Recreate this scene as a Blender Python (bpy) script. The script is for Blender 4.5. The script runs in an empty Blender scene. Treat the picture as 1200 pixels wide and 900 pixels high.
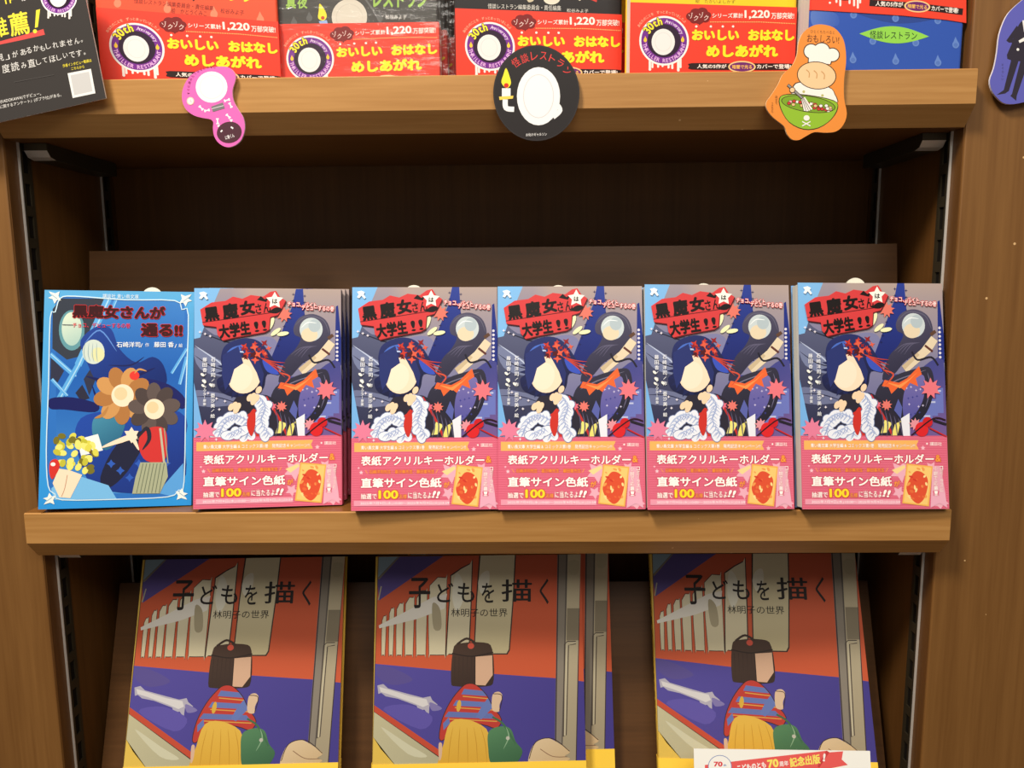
import bpy, bmesh, math, random
import numpy as np
from mathutils import Vector, Matrix, geometry
random.seed(4)
SC = bpy.context.scene
COL = SC.collection

# ------------------------------------------------------------------ camera, world, lights, exposure
FPX = 870.0
CAM = np.array([0.03139, -0.57482, 0.17343])
YAW, PITCH, ROLL = -0.01501, 0.13373, 0.00867
def cam_axes():
    cy, sy, cp, sp = math.cos(YAW), math.sin(YAW), math.cos(PITCH), math.sin(PITCH)
    f = np.array([sy*cp, cy*cp, -sp]); r = np.array([cy, -sy, 0.0]); d = np.cross(f, r)
    c, s = math.cos(ROLL), math.sin(ROLL)
    return c*r+s*d, -s*r+c*d, f
CR, CD, CF = cam_axes()
cd = bpy.data.cameras.new('camera'); cam = bpy.data.objects.new('camera', cd); COL.objects.link(cam)
cd.sensor_fit = 'HORIZONTAL'; cd.sensor_width = 36.0; cd.lens = FPX/1200*36.0; cd.clip_start = 0.02
M = Matrix.Identity(4)
for i in range(3):
    M[i][0] = CR[i]; M[i][1] = -CD[i]; M[i][2] = -CF[i]; M[i][3] = CAM[i]
cam.matrix_world = M
SC.camera = cam
SC.view_settings.view_transform = 'Standard'; SC.view_settings.look = 'None'
SC.view_settings.gamma = 1.0; SC.view_settings.use_curve_mapping = False
SC.view_settings.exposure = 0.0
w = bpy.data.worlds.new('world'); SC.world = w; w.use_nodes = True
w.node_tree.nodes['Background'].inputs[0].default_value = (1.0, 0.93, 0.84, 1)
w.node_tree.nodes['Background'].inputs[1].default_value = 0.2
def area(name, loc, target, sx, sy, power, col):
    l = bpy.data.lights.new(name, 'AREA'); l.shape = 'RECTANGLE'; l.size = sx; l.size_y = sy
    l.energy = power; l.color = col
    o = bpy.data.objects.new(name, l); COL.objects.link(o); o.location = loc
    o.rotation_euler = (Vector(target)-Vector(loc)).to_track_quat('-Z', 'Y').to_euler()
    return o
area('ceiling_lamp_key', (-0.62, -0.8, 1.55), (0, 0, 0.1), 0.34, 0.26, 37, (1.0, 0.93, 0.82))
area('ceiling_lamp_fill', (0.4, -1.9, 1.8), (0, 0, 0.0), 1.8, 0.9, 34, (1.0, 0.94, 0.85))

# ------------------------------------------------------------------ projection helpers (used to size things)
def proj(p):
    q = np.array(p, float)-CAM
    z = q@CF
    return (600+FPX*(q@CR)/z, 450+FPX*(q@CD)/z)
def unproj(px, py, Y):
    d = CR*(px-600)/FPX + CD*(py-450)/FPX + CF
    return CAM + d*(Y-CAM[1])/d[1]
def homog(src, dst):
    A = []; b = []
    for (x, y), (u, v) in zip(src, dst):
        A.append([x, y, 1, 0, 0, 0, -u*x, -u*y]); b.append(u)
        A.append([0, 0, 0, x, y, 1, -v*x, -v*y]); b.append(v)
    h = np.append(np.linalg.solve(np.array(A, float), np.array(b, float)), 1).reshape(3, 3)
    def f(x, y):
        q = h@np.array([x, y, 1.0]); return q[0]/q[2], q[1]/q[2]
    return f
def pose_axes(yaw, lean, roll=0):
    ux = np.array([math.cos(yaw), math.sin(yaw), 0]); n = np.array([-math.sin(yaw), math.cos(yaw), 0])
    uz = np.array([0, 0, math.cos(lean)])+n*math.sin(lean)
    a = math.cos(roll)*ux+math.sin(roll)*uz; b = -math.sin(roll)*ux+math.cos(roll)*uz
    return a, np.cross(b, a), b
def pose_matrix(p):
    a, y, b = pose_axes(*p[3:])
    m = Matrix.Identity(4)
    for i in range(3):
        m[i][0] = a[i]; m[i][1] = y[i]; m[i][2] = b[i]; m[i][3] = p[i]
    return m
def pose_map(p, wd, h):
    a, y, b = pose_axes(*p[3:]); B = np.array(p[:3])
    pts = [B-a*wd/2, B+a*wd/2, B-a*wd/2+b*h, B+a*wd/2+b*h]
    return homog([proj(q) for q in pts], [(-wd/2, 0), (wd/2, 0), (-wd/2, h), (wd/2, h)])

# ------------------------------------------------------------------ materials
def lin(c):
    return tuple((x/255/12.92 if x/255 <= .04045 else ((x/255+.055)/1.055)**2.4) for x in c[:3])+(1.0,)
def new_mat(name, rough=.5, spec=.5, metal=0):
    m = bpy.data.materials.new(name); m.use_nodes = True
    b = m.node_tree.nodes['Principled BSDF']
    b.inputs['Roughness'].default_value = rough; b.inputs['Specular IOR Level'].default_value = spec
    b.inputs['Metallic'].default_value = metal
    return m, m.node_tree.nodes, m.node_tree.links, b
def print_mat(name, rough, spec):
    m, n, l, b = new_mat(name, rough, spec)
    a = n.new('ShaderNodeAttribute'); a.attribute_name = 'Col'
    l.new(a.outputs['Color'], b.inputs['Base Color'])
    return m
GLOSS = print_mat('laminated_print', .32, .35)
MATTE = print_mat('matte_print', .55, .3)
def wood(name, c1, c2, axis, rough=.42, specks=True, scale=1.0, spec=.4):
    m, n, l, b = new_mat(name, rough, spec)
    tc = n.new('ShaderNodeTexCoord'); mp = n.new('ShaderNodeMapping')
    sc = [60*scale]*3; sc['xyz'.index(axis)] = 2.2*scale
    mp.inputs['Scale'].default_value = sc
    l.new(tc.outputs['Object'], mp.inputs['Vector'])
    nz = n.new('ShaderNodeTexNoise'); nz.inputs['Scale'].default_value = 1; nz.inputs['Detail'].default_value = 6; nz.inputs['Roughness'].default_value = .6
    l.new(mp.outputs['Vector'], nz.inputs['Vector'])
    mp2 = n.new('ShaderNodeMapping'); s2 = [320*scale]*3; s2['xyz'.index(axis)] = 12*scale; mp2.inputs['Scale'].default_value = s2
    l.new(tc.outputs['Object'], mp2.inputs['Vector'])
    nf = n.new('ShaderNodeTexNoise'); nf.inputs['Scale'].default_value = 1; nf.inputs['Detail'].default_value = 3
    l.new(mp2.outputs['Vector'], nf.inputs['Vector'])
    ad = n.new('ShaderNodeMath'); ad.operation = 'MULTIPLY_ADD'; ad.inputs[1].default_value = .45
    l.new(nf.outputs['Fac'], ad.inputs[0]); 
    ml = n.new('ShaderNodeMath'); ml.operation = 'MULTIPLY'; ml.inputs[1].default_value = .6
    l.new(nz.outputs['Fac'], ml.inputs[0]); l.new(ml.outputs[0], ad.inputs[2])
    cr = n.new('ShaderNodeValToRGB'); cr.color_ramp.elements[0].position = .36; cr.color_ramp.elements[1].position = .68
    cr.color_ramp.elements[0].color = lin(c1); cr.color_ramp.elements[1].color = lin(c2)
    l.new(ad.outputs[0], cr.inputs['Fac'])
    out = cr.outputs['Color']
    if specks:
        vo = n.new('ShaderNodeTexVoronoi'); vo.inputs['Scale'].default_value = 46
        l.new(tc.outputs['Object'], vo.inputs['Vector'])
        lt = n.new('ShaderNodeMath'); lt.operation = 'LESS_THAN'; lt.inputs[1].default_value = .045
        l.new(vo.outputs['Distance'], lt.inputs[0])
        sp = n.new('ShaderNodeSeparateColor'); l.new(vo.outputs['Color'], sp.inputs[0])
        gt = n.new('ShaderNodeMath'); gt.operation = 'GREATER_THAN'; gt.inputs[1].default_value = .5
        l.new(sp.outputs[0], gt.inputs[0])
        mu = n.new('ShaderNodeMath'); mu.operation = 'MULTIPLY'; l.new(lt.outputs[0], mu.inputs[0]); l.new(gt.outputs[0], mu.inputs[1])
        mx = n.new('ShaderNodeMix'); mx.data_type = 'RGBA'; mx.inputs['B'].default_value = lin((222, 180, 125))
        l.new(mu.outputs[0], mx.inputs['Factor']); l.new(out, mx.inputs['A']); out = mx.outputs['Result']
    l.new(out, b.inputs['Base Color'])
    bp = n.new('ShaderNodeBump'); bp.inputs['Strength'].default_value = .06; bp.inputs['Distance'].default_value = .001
    l.new(ad.outputs[0], bp.inputs['Height']); l.new(bp.outputs['Normal'], b.inputs['Normal'])
    return m
W_EDGE = wood('shelf_edge_wood', (164, 114, 56), (190, 140, 80), 'x')
W_LAM = wood('dark_laminate_across', (112, 70, 26), (128, 82, 34), 'x', .38, False)
W_PANEL = wood('panel_wood', (114, 75, 33), (132, 91, 45), 'z', .5)
W_IN = wood('dark_laminate_upright', (96, 60, 22), (112, 72, 31), 'z', .5, False)
W_BOARD = wood('board_laminate', (76, 48, 21), (90, 58, 28), 'x', .42, False)
CHROME, _n, _l, _b = new_mat('chrome', .22, .5, 1.0); _b.inputs['Base Color'].default_value = lin((225, 222, 214))
STEEL, _n, _l, _b = new_mat('painted_shade_metal', .45, .5, .7); _b.inputs['Base Color'].default_value = lin((84, 74, 56))  # chrome darkened in colour for the dim interior it would mirror
LIP, _n, _l, _b = new_mat('painted_glint_metal', .45, .6, .55); _b.inputs['Base Color'].default_value = lin((248, 244, 236))  # pale colour stands in for the glint reflected by the chrome
SLOT, _n, _l, _b = new_mat('painted_slot_shade', .8, .2); _b.inputs['Base Color'].default_value = lin((20, 14, 8))  # near-black colour stands in for the shade inside the slot holes
PLASTIC, _n, _l, _b = new_mat('milky_plastic', .3, .5); _b.inputs['Base Color'].default_value = lin((228, 222, 205))
def pages_mat(name, c):
    m, n, l, b = new_mat(name, .8, .2)
    tc = n.new('ShaderNodeTexCoord'); mp = n.new('ShaderNodeMapping'); mp.inputs['Scale'].default_value = (1, 2600, 1)
    l.new(tc.outputs['Object'], mp.inputs['Vector'])
    nz = n.new('ShaderNodeTexNoise'); nz.inputs['Scale'].default_value = 1; nz.inputs['Detail'].default_value = 2
    l.new(mp.outputs['Vector'], nz.inputs['Vector'])
    cr = n.new('ShaderNodeValToRGB'); cr.color_ramp.elements[0].position = .35; cr.color_ramp.elements[1].position = .65
    cr.color_ramp.elements[0].color = lin([x*.84 for x in c]); cr.color_ramp.elements[1].color = lin(c)
    l.new(nz.outputs['Fac'], cr.inputs['Fac']); l.new(cr.outputs['Color'], b.inputs['Base Color'])
    return m
PAGES = pages_mat('page_edges', (238, 234, 222))
PAGES_Y = pages_mat('page_edges_yellow', (226, 186, 92))
FILM = bpy.data.materials.new('shrink_film'); FILM.use_nodes = True
_n = FILM.node_tree.nodes; _l = FILM.node_tree.links
_n.remove(_n['Principled BSDF'])
_t = _n.new('ShaderNodeBsdfTransparent'); _g = _n.new('ShaderNodeBsdfGlossy'); _g.inputs['Roughness'].default_value = .16
_d = _n.new('ShaderNodeBsdfDiffuse'); _d.inputs['Color'].default_value = (.9, .88, .85, 1)
_mg = _n.new('ShaderNodeMixShader'); _mg.inputs[0].default_value = .3
_l.new(_g.outputs[0], _mg.inputs[1]); _l.new(_d.outputs[0], _mg.inputs[2])
_mx = _n.new('ShaderNodeMixShader'); _mx.inputs[0].default_value = .075
_l.new(_t.outputs[0], _mx.inputs[1]); _l.new(_mg.outputs[0], _mx.inputs[2])
_tc = _n.new('ShaderNodeTexCoord'); _mp = _n.new('ShaderNodeMapping'); _mp.inputs['Rotation'].default_value = (0, .6, 0); _mp.inputs['Scale'].default_value = (25, 25, 90)
_nz = _n.new('ShaderNodeTexNoise'); _nz.inputs['Scale'].default_value = 1; _nz.inputs['Detail'].default_value = 4
_bp = _n.new('ShaderNodeBump'); _bp.inputs['Strength'].default_value = .8; _bp.inputs['Distance'].default_value = .003
_l.new(_tc.outputs['Object'], _mp.inputs[0]); _l.new(_mp.outputs[0], _nz.inputs['Vector']); _l.new(_nz.outputs['Fac'], _bp.inputs['Height'])
_l.new(_bp.outputs[0], _g.inputs['Normal']); _l.new(_bp.outputs[0], _d.inputs['Normal'])
_l.new(_mx.outputs[0], _n['Material Output'].inputs['Surface'])
def plain(name, c, rough=.7):
    m, n, l, b = new_mat(name, rough, .3); b.inputs['Base Color'].default_value = lin(c)
    nz = n.new('ShaderNodeTexNoise'); nz.inputs['Scale'].default_value = 40
    bp = n.new('ShaderNodeBump'); bp.inputs['Strength'].default_value = .08
    l.new(nz.outputs['Fac'], bp.inputs['Height']); l.new(bp.outputs[0], b.inputs['Normal'])
    return m

# ------------------------------------------------------------------ object helpers
def thing(name, label, cat, group=None, matrix=None):
    o = bpy.data.objects.new(name, None); COL.objects.link(o); o.empty_display_size = .02
    tag(o, label, cat, group)
    if matrix is not None: o.matrix_world = matrix
    return o
def tag(o, label, cat, group=None):
    o['label'] = label; o['category'] = cat
    if group: o['group'] = group
    elif 'group' in o: del o['group']
    return o
def copy_tree(o, parent=None):
    c = o.copy(); COL.objects.link(c); c.parent = parent
    for ch in o.children: copy_tree(ch, c)
    return c
class MB:
    """collects geometry with face-corner colours, then links ONE mesh object"""
    def __init__(s): s.V = []; s.F = []; s.C = []; s.MI = []
    def add(s, vs, fs, cols=(255, 255, 255), mi=0):
        b = len(s.V); s.V += [tuple(v) for v in vs]
        multi = isinstance(cols, list)
        if not multi: lc = lin(cols)
        for f in fs:
            s.F.append([b+i for i in f]); s.MI.append(mi)
            s.C += ([lin(cols[i]) for i in f] if multi else [lc]*len(f))
    def box(s, lo, hi, col=(255, 255, 255), mi=0):
        x0, y0, z0 = lo; x1, y1, z1 = hi
        s.add([(x0, y0, z0), (x1, y0, z0), (x1, y1, z0), (x0, y1, z0), (x0, y0, z1), (x1, y0, z1), (x1, y1, z1), (x0, y1, z1)],
              [(0, 3, 2, 1), (4, 5, 6, 7), (0, 1, 5, 4), (1, 2, 6, 5), (2, 3, 7, 6), (3, 0, 4, 7)], col, mi)
    def build(s, name, mats, parent=None, bevel=0, smooth=False):
        me = bpy.data.meshes.new(name); me.from_pydata(s.V, [], s.F)
        for m in (mats if isinstance(mats, (list, tuple)) else [mats]): me.materials.append(m)
        me.polygons.foreach_set('material_index', s.MI)
        ca = me.color_attributes.new('Col', 'FLOAT_COLOR', 'CORNER')
        ca.data.foreach_set('color', [x for c in s.C for x in c])
        if smooth: me.polygons.foreach_set('use_smooth', [True]*len(s.F))
        me.update()
        o = bpy.data.objects.new(name, me); COL.objects.link(o); o.parent = parent
        if bevel:
            bv = o.modifiers.new('bevel', 'BEVEL'); bv.width = bevel; bv.segments = 2; bv.limit_method = 'ANGLE'; bv.angle_limit = .6
        return o
def prism_x(mb, prof, x0, x1, mis=None, col=(255, 255, 255)):
    """profile [(y,z)] counter-clockwise seen from +x, swept along x"""
    n = len(prof)
    vs = [(x0, y, z) for y, z in prof]+[(x1, y, z) for y, z in prof]
    for i in range(n):
        j = (i+1) % n
        mb.add([vs[i], vs[j], vs[n+j], vs[n+i]], [(0, 3, 2, 1)], col, mis[i] if mis else 0)
    mb.add(vs[:n], [list(range(n))], col, 0); mb.add(vs[n:], [list(range(n))[::-1]], col, 0)

# ------------------------------------------------------------------ printed artwork
_gc = {}
def glyphs(s, off=0.0):
    k = (s, off)
    if k not in _gc:
        cu = bpy.data.curves.new('glyph', 'FONT'); cu.body = s; cu.fill_mode = 'FRONT'; cu.resolution_u = 3; cu.offset = off
        o = bpy.data.objects.new('glyph', cu); COL.objects.link(o)
        bpy.context.view_layer.update()
        ev = o.evaluated_get(bpy.context.evaluated_depsgraph_get()); me = ev.to_mesh()
        V = np.array([v.co[:2] for v in me.vertices]); F = [list(p.vertices) for p in me.polygons]
        ev.to_mesh_clear(); bpy.data.objects.remove(o); bpy.data.curves.remove(cu)
        _gc[k] = (V, F)
    return _gc[k]
class Art:
    """flat ink shapes authored in a local drawing frame (ox, oy, s) and mapped by mp to metres on the sheet"""
    def __init__(s, mb, mp, y0, z=(0, 0, 1), step=2.5e-6):
        s.mb = mb; s.mp = mp; s.y = y0-2e-5; s.z = z; s.step = step; s.clip = None; s.dim = 1
    def P(s, x, y):
        u, v = s.mp(s.z[0]+x/s.z[2], s.z[1]+y/s.z[2])
        if s.clip: u = min(max(u, s.clip[0]), s.clip[1]); v = min(max(v, s.clip[2]), s.clip[3])
        return u, v
    def up(s): s.y -= s.step
    def raw(s, pts, tris, col):
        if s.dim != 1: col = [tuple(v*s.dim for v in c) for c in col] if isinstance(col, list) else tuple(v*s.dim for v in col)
        q = [s.P(x, y) for x, y in pts]; vs = [(u, s.y, v) for u, v in q]; fs = []
        for t in tris:
            a, b, c = [q[i] for i in t[:3]]
            ar = (b[0]-a[0])*(c[1]-a[1])-(b[1]-a[1])*(c[0]-a[0])
            if abs(ar) < 1e-13 and len(t) == 3: continue
            fs.append(t if ar > 0 else t[::-1])
        s.mb.add(vs, fs, col)
    def poly(s, pts, col, g=None):
        s.up()
        tr = geometry.tessellate_polygon([[Vector((x, y, 0)) for x, y in pts]])
        if g:
            c2, (ax, ay), (bx, by) = g; L = (bx-ax)**2+(by-ay)**2
            cols = []
            for x, y in pts:
                t = min(1, max(0, ((x-ax)*(bx-ax)+(y-ay)*(by-ay))/L))
                cols.append(tuple(a+(b-a)*t for a, b in zip(col, c2)))
            s.raw(pts, tr, cols)
        else: s.raw(pts, tr, col)
    def rect(s, x0, y0, x1, y1, col, g=None): s.poly([(x0, y0), (x1, y0), (x1, y1), (x0, y1)], col, g)
    def grid(s, x0, y0, x1, y1, fn, nx=8, ny=12):
        s.up(); pts = []; cols = []
        for j in range(ny+1):
            for i in range(nx+1):
                pts.append((x0+(x1-x0)*i/nx, y0+(y1-y0)*j/ny)); cols.append(fn(i/nx, j/ny))
        tr = []
        for j in range(ny):
            for i in range(nx):
                a = j*(nx+1)+i; tr += [(a, a+1, a+nx+2), (a, a+nx+2, a+nx+1)]
        s.raw(pts, tr, cols)
    def ell(s, cx, cy, rx, ry=None, col=(0, 0, 0), rot=0, n=28, g=None):
        ry = rx if ry is None else ry; c, t = math.cos(rot), math.sin(rot)
        s.poly([(cx+rx*math.cos(a)*c-ry*math.sin(a)*t, cy+rx*math.cos(a)*t+ry*math.sin(a)*c) for a in [2*math.pi*i/n for i in range(n)]], col, g)
    def blob(s, pts, col, g=None, n=4): s.poly(smooth(pts, n), col, g)
    def star(s, cx, cy, r, col, k=5, inner=.45, rot=-math.pi/2):
        s.poly([(cx+(r if i % 2 == 0 else r*inner)*math.cos(rot+math.pi*i/k), cy+(r if i % 2 == 0 else r*inner)*math.sin(rot+math.pi*i/k)) for i in range(2*k)], col)
    def line(s, pts, wd, col, closed=False, taper=False):
        s.up(); n = len(pts); L = []; R_ = []
        for i, (x, y) in enumerate(pts):
            a = pts[i-1] if (i or closed) else pts[i]; b = pts[(i+1) % n] if (i < n-1 or closed) else pts[i]
            dx, dy = b[0]-a[0], b[1]-a[1]; d = math.hypot(dx, dy) or 1
            ww = wd/2*((1-abs(2*i/(n-1)-1)**2*.85) if taper else 1)
            L.append((x-dy/d*ww, y+dx/d*ww)); R_.append((x+dy/d*ww, y-dx/d*ww))
        m = n if closed else n-1; tr = []
        for i in range(m):
            j = (i+1) % n; tr += [(i, j, n+j), (i, n+j, n+i)]
        s.raw(L+R_, tr, col)
    def curve(s, pts, wd, col, n=5, taper=False): s.line(smooth(pts, n, False), wd, col, False, taper)
    def text(s, t, x0, y0, x1, y1, col, off=.012, rot=0, out=None, outw=.05, slant=0):
        """the string's ink fills the box x0,y0 (top left) - x1,y1 (bottom right)"""
        V, F = glyphs(t)
        if not len(V): return
        lo, hi = V.min(0)-off*.8, V.max(0)+off*.8
        kx = (x1-x0)/max(hi[0]-lo[0], 1e-6); ky = (y1-y0)/max(hi[1]-lo[1], 1e-6); cr, sr = math.cos(rot), math.sin(rot)
        for o, c in (([(off+outw, out)] if out else [])+[(off, col)]):
            o -= .012
            if o < .006: sh = [(0, 0)]
            else:
                n = 4 if o < .03 else 6 if o < .06 else 9
                sh = [(o*math.cos(2*math.pi*k/n), o*math.sin(2*math.pi*k/n)) for k in range(n)]+([(0, 0)] if o > .03 else [])
            s.up()
            for dx, dy in sh:
                s.y -= 1e-6
                x = (V[:, 0]+dx-(lo[0]+hi[0])/2)*kx; y = -(V[:, 1]+dy-(lo[1]+hi[1])/2)*ky; x = x-y*slant
                s.raw(list(zip((x0+x1)/2+x*cr-y*sr, (y0+y1)/2+x*sr+y*cr)), F, c)
    def vtext(s, t, x, y, size, col, pitch=1.08, off=.012, out=None):
        y_ = s.y; ymin = s.y
        for ch in t:
            ymin = min(ymin, s.y); s.y = y_
            if ch != ' ':
                k = size*(.55 if ch in 'ャュョッ・、' else .92)
                if ch == '/': s.line([(x+size*.3, y+size*.2), (x-size*.3, y+size*.75)], size*.09, col)
                elif ch == 'ー': s.line([(x, y+size*.1), (x, y+size*.8)], size*.1, col)
                else: s.text(ch, x-k/2, y+size*.04, x+k/2, y+size*.04+k, col, off, 0, out)
            y += size*pitch*(.6 if ch == ' ' else 1)
        s.y = min(ymin, s.y)
    def arc(s, t, cx, cy, r, a0, a1, h, col, off=.012, inward=False, out=None, wk=.8):
        """characters along a circle, a0..a1 in degrees (0 right, 90 down)"""
        n = len(t); y_ = s.y; ymin = s.y
        for i, ch in enumerate(t):
            ymin = min(ymin, s.y); s.y = y_
            if ch == ' ': continue
            a = math.radians(a0+(a1-a0)*(i/(n-1) if n > 1 else .5))
            V = glyphs(ch)[0]; lo, hi = V.min(0), V.max(0); d = hi-lo; k = h/.74
            rr = r+(-1 if inward else 1)*((lo[1]+hi[1])/2-.36)*k
            hh = max(d[1]*k, 1e-3); ww = d[0]*k*wk*1.2
            x, y = cx+rr*math.cos(a), cy+rr*math.sin(a)
            s.text(ch, x-ww/2, y-hh/2, x+ww/2, y+hh/2, col, off, a-math.pi/2 if inward else a+math.pi/2, out)
        s.y = min(ymin, s.y)
def smooth(pts, n=4, closed=True):
    m = len(pts); out = []
    for i in range(m if closed else m-1):
        g = (lambda k: pts[k % m]) if closed else (lambda k: pts[min(max(k, 0), m-1)])
        p0, p1, p2, p3 = g(i-1), g(i), g(i+1), g(i+2)
        for k in range(n):
            t = k/n
            out.append(tuple(.5*((2*b)+(-a+c)*t+(2*a-5*b+4*c-d)*t*t+(-a+3*b-3*c+d)*t**3) for a, b, c, d in zip(p0, p1, p2, p3)))
    if not closed: out.append(pts[-1])
    return out

# ------------------------------------------------------------------ setting
HALF = 0.36; YM, YU, YLOW = -0.01876, -0.01212, -0.03; ZU, ZL = 0.32424, -0.3166
FLOOR = -1.15
def struct(name, lo, hi, m):
    b = MB(); b.box(lo, hi); o = b.build(name, m); o['kind'] = 'structure'; return o
struct('floor', (-2.5, -3.5, FLOOR-.05), (2.5, .4, FLOOR), plain('floor_vinyl', (82, 62, 44)))
struct('wall_back', (-2.5, .2, FLOOR), (2.5, .3, 1.75), plain('wall_paint', (205, 196, 180)))

# the bookcase
bc = thing('bookcase', 'brown wooden display bookcase with dark inside walls and slotted uprights', 'bookcase', matrix=Matrix.Translation((0, .07, FLOOR)))
def bpart(name, boxes, m, bevel=0, off=(0, .07, FLOOR)):
    b = MB()
    for lo, hi in boxes: b.box([a-c for a, c in zip(lo, off)], [a-c for a, c in zip(hi, off)])
    return b.build(name, m, bc, bevel)
TOP = .72
for s in (-1, 1):
    xs = sorted((s*(HALF+.0005), s*(HALF+.26)))
    bpart('side_panel', [((xs[0], 0, FLOOR), (xs[1], .165, TOP))], W_PANEL, .0012)
    xl = sorted((s*HALF, s*(HALF+.0004)))
    o = bpart('inner_lining', [((xl[0], .0015, FLOOR+.08), (xl[1], .15, TOP-.01))], W_IN)
    o['label'] = 'dark brown inner face'
bpart('back_panel', [((-HALF+.0005, .15, FLOOR+.08), (HALF-.0005, .165, TOP))], W_IN)
bpart('plinth', [((-HALF+.0005, .02, FLOOR), (HALF-.0005, .15, FLOOR+.08))], W_PANEL, .001)
for s in (-1, 1):
    for (y0, y1, front) in ((.0144, .0285, True), (.128, .142, False)):
        b = MB(); z = -.62; off = (0, .07, FLOOR)
        def bx(xa, xb, ya, yb, za, zb, mi=0):
            xs = sorted((s*xa, s*xb)); b.box((xs[0], ya-.07, za-FLOOR), (xs[1], yb-.07, zb-FLOOR), (255, 255, 255), mi)
        x1 = HALF-.0001; x0 = HALF-.0016
        bx(HALF-.0018, x1, y0, y0+.0010, -.62, .6, 1)               # front lip, chrome glint put into its colour
        bx(x0, x1, y0+.0011, y0+.0040, -.62, .6)
        bx(x0, x1, y1-.0035, y1, -.62, .6)
        while z < .6:
            bx(x0, x1, y0+.0040, y1-.0035, z, z+.008); 
            bx(HALF-.0004, x1, y0+.0040, y1-.0035, z+.008, z+.025, 2); z += .025
        b.build('slotted_upright', [STEEL, LIP, SLOT], bc)

def make_shelf(name, label, yf, ztop, yb=.1495, thick=.0245, a=.0119, c=.0141):
    r = thing(name, label, 'shelf', matrix=Matrix.Translation((0, yf, ztop)))
    b = MB(); d = yb-yf
    prof = [(0, -.0008), (0, -thick), (a, -thick-c), (d, -thick-c), (d, 0), (.0012, 0)]
    hw = HALF-.0006
    prism_x(b, prof, -hw, hw, [1, 1, 0, 0, 0, 1])
    b.build('shelf_board', [W_LAM, W_EDGE], r, .0006)
    for s in (-1, 1):
        b = MB(); x = sorted((s*(HALF-.0035), s*(HALF-.0215))); z1 = -thick-c-.0003
        pr = [(.030-YU*0, z1), (.030, z1-.0055), (.034, z1-.010), (.041, z1-.0115), (.13, z1-.0115), (.13, z1)]
        prism_x(b, pr, x[0], x[1], [0, 1, 1, 0, 0, 0])  # pale tip faces paint the highlight, dark arm paints the shade behind
        b.build('shelf_bracket', [STEEL, LIP], r, .0008)
    return r
make_shelf('shelf', 'upper wooden shelf with pale front edge, carrying the red-banded books', YU, ZU)
make_shelf('shelf', 'middle wooden shelf with pale front edge, carrying the blue book and pink-banded books', YM, -.0008)
make_shelf('shelf', 'lowest wooden shelf under the large train picture books', YLOW, ZL)

def board(label, xl, xr, ztop, ytop, zbot, ybot, th=.012):
    r = thing('display_board', label, 'board', matrix=Matrix.Translation((0, ybot, zbot)))
    b = MB(); dy, dz = ytop-ybot, ztop-zbot; L = math.hypot(dy, dz); n = (th*dz/L, -th*dy/L)
    prism_x(b, [(0, 0), (n[0], max(n[1], 0)), (dy+n[0], dz+n[1]), (dy, dz)][::-1], xl, xr)
    b.build('board_panel', W_BOARD, r, .0008)
board('dark brown leaning back board behind the row of pink-banded books', -.3455, .3525, .2050, .076, 0.0036, .050)
board('dark brown leaning back board behind the large train picture books', -.3515, .3515, -.104, .092, ZL+.0046, .0185)

# ------------------------------------------------------------------ books
def wrap(mb, wd, t, z0, z1, off, th, spine, col, scol=None, r=.0018):
    sg = 1 if spine == 'R' else -1
    def path(o):
        p = [(-wd/2, -o)]
        for k in range(5):
            a = -math.pi/2+k*math.pi/8; p.append((wd/2-r+(r+o)*math.cos(a), r+(r+o)*math.sin(a)))
        for k in range(5):
            a = k*math.pi/8; p.append((wd/2-r+(r+o)*math.cos(a), t-r+(r+o)*math.sin(a)))
        p.append((-wd/2, t+o)); return [(sg*x, y) for x, y in p]
    A, B = path(off), path(off-th); n = len(A)
    for i in range(n-1):
        c = scol if (scol and 1 <= i <= n-3) else col
        for (P0, P1, fl) in ((A[i], A[i+1], 0), (B[i], B[i+1], 1)):
            q = [(P0[0], P0[1], z0), (P1[0], P1[1], z0), (P1[0], P1[1], z1), (P0[0], P0[1], z1)]
            mb.add(q, [(0, 1, 2, 3) if (fl == 0) == (sg == 1) else (3, 2, 1, 0)], c)
        for z, fl in ((z1, 0), (z0, 1)):
            q = [(*A[i], z), (*A[i+1], z), (*B[i+1], z), (*B[i], z)]
            mb.add(q, [(0, 1, 2, 3) if (fl == 0) == (sg == 1) else (3, 2, 1, 0)], c)
    for i in (0, n-1):
        mb.add([(*A[i], z0), (*B[i], z0), (*B[i], z1), (*A[i], z1)], [(0, 1, 2, 3)], col)
def pages(wd, t, h, th, spine, m, parent, ins=.001, fore=.0008):
    b = MB(); sg = 1 if spine == 'R' else -1
    xs = sorted((sg*(-wd/2+fore), sg*(wd/2-th-.0002)))
    b.box((xs[0], th, ins), (xs[1], t-th, h-ins)); return b.build('page_block', m, parent)

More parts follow.
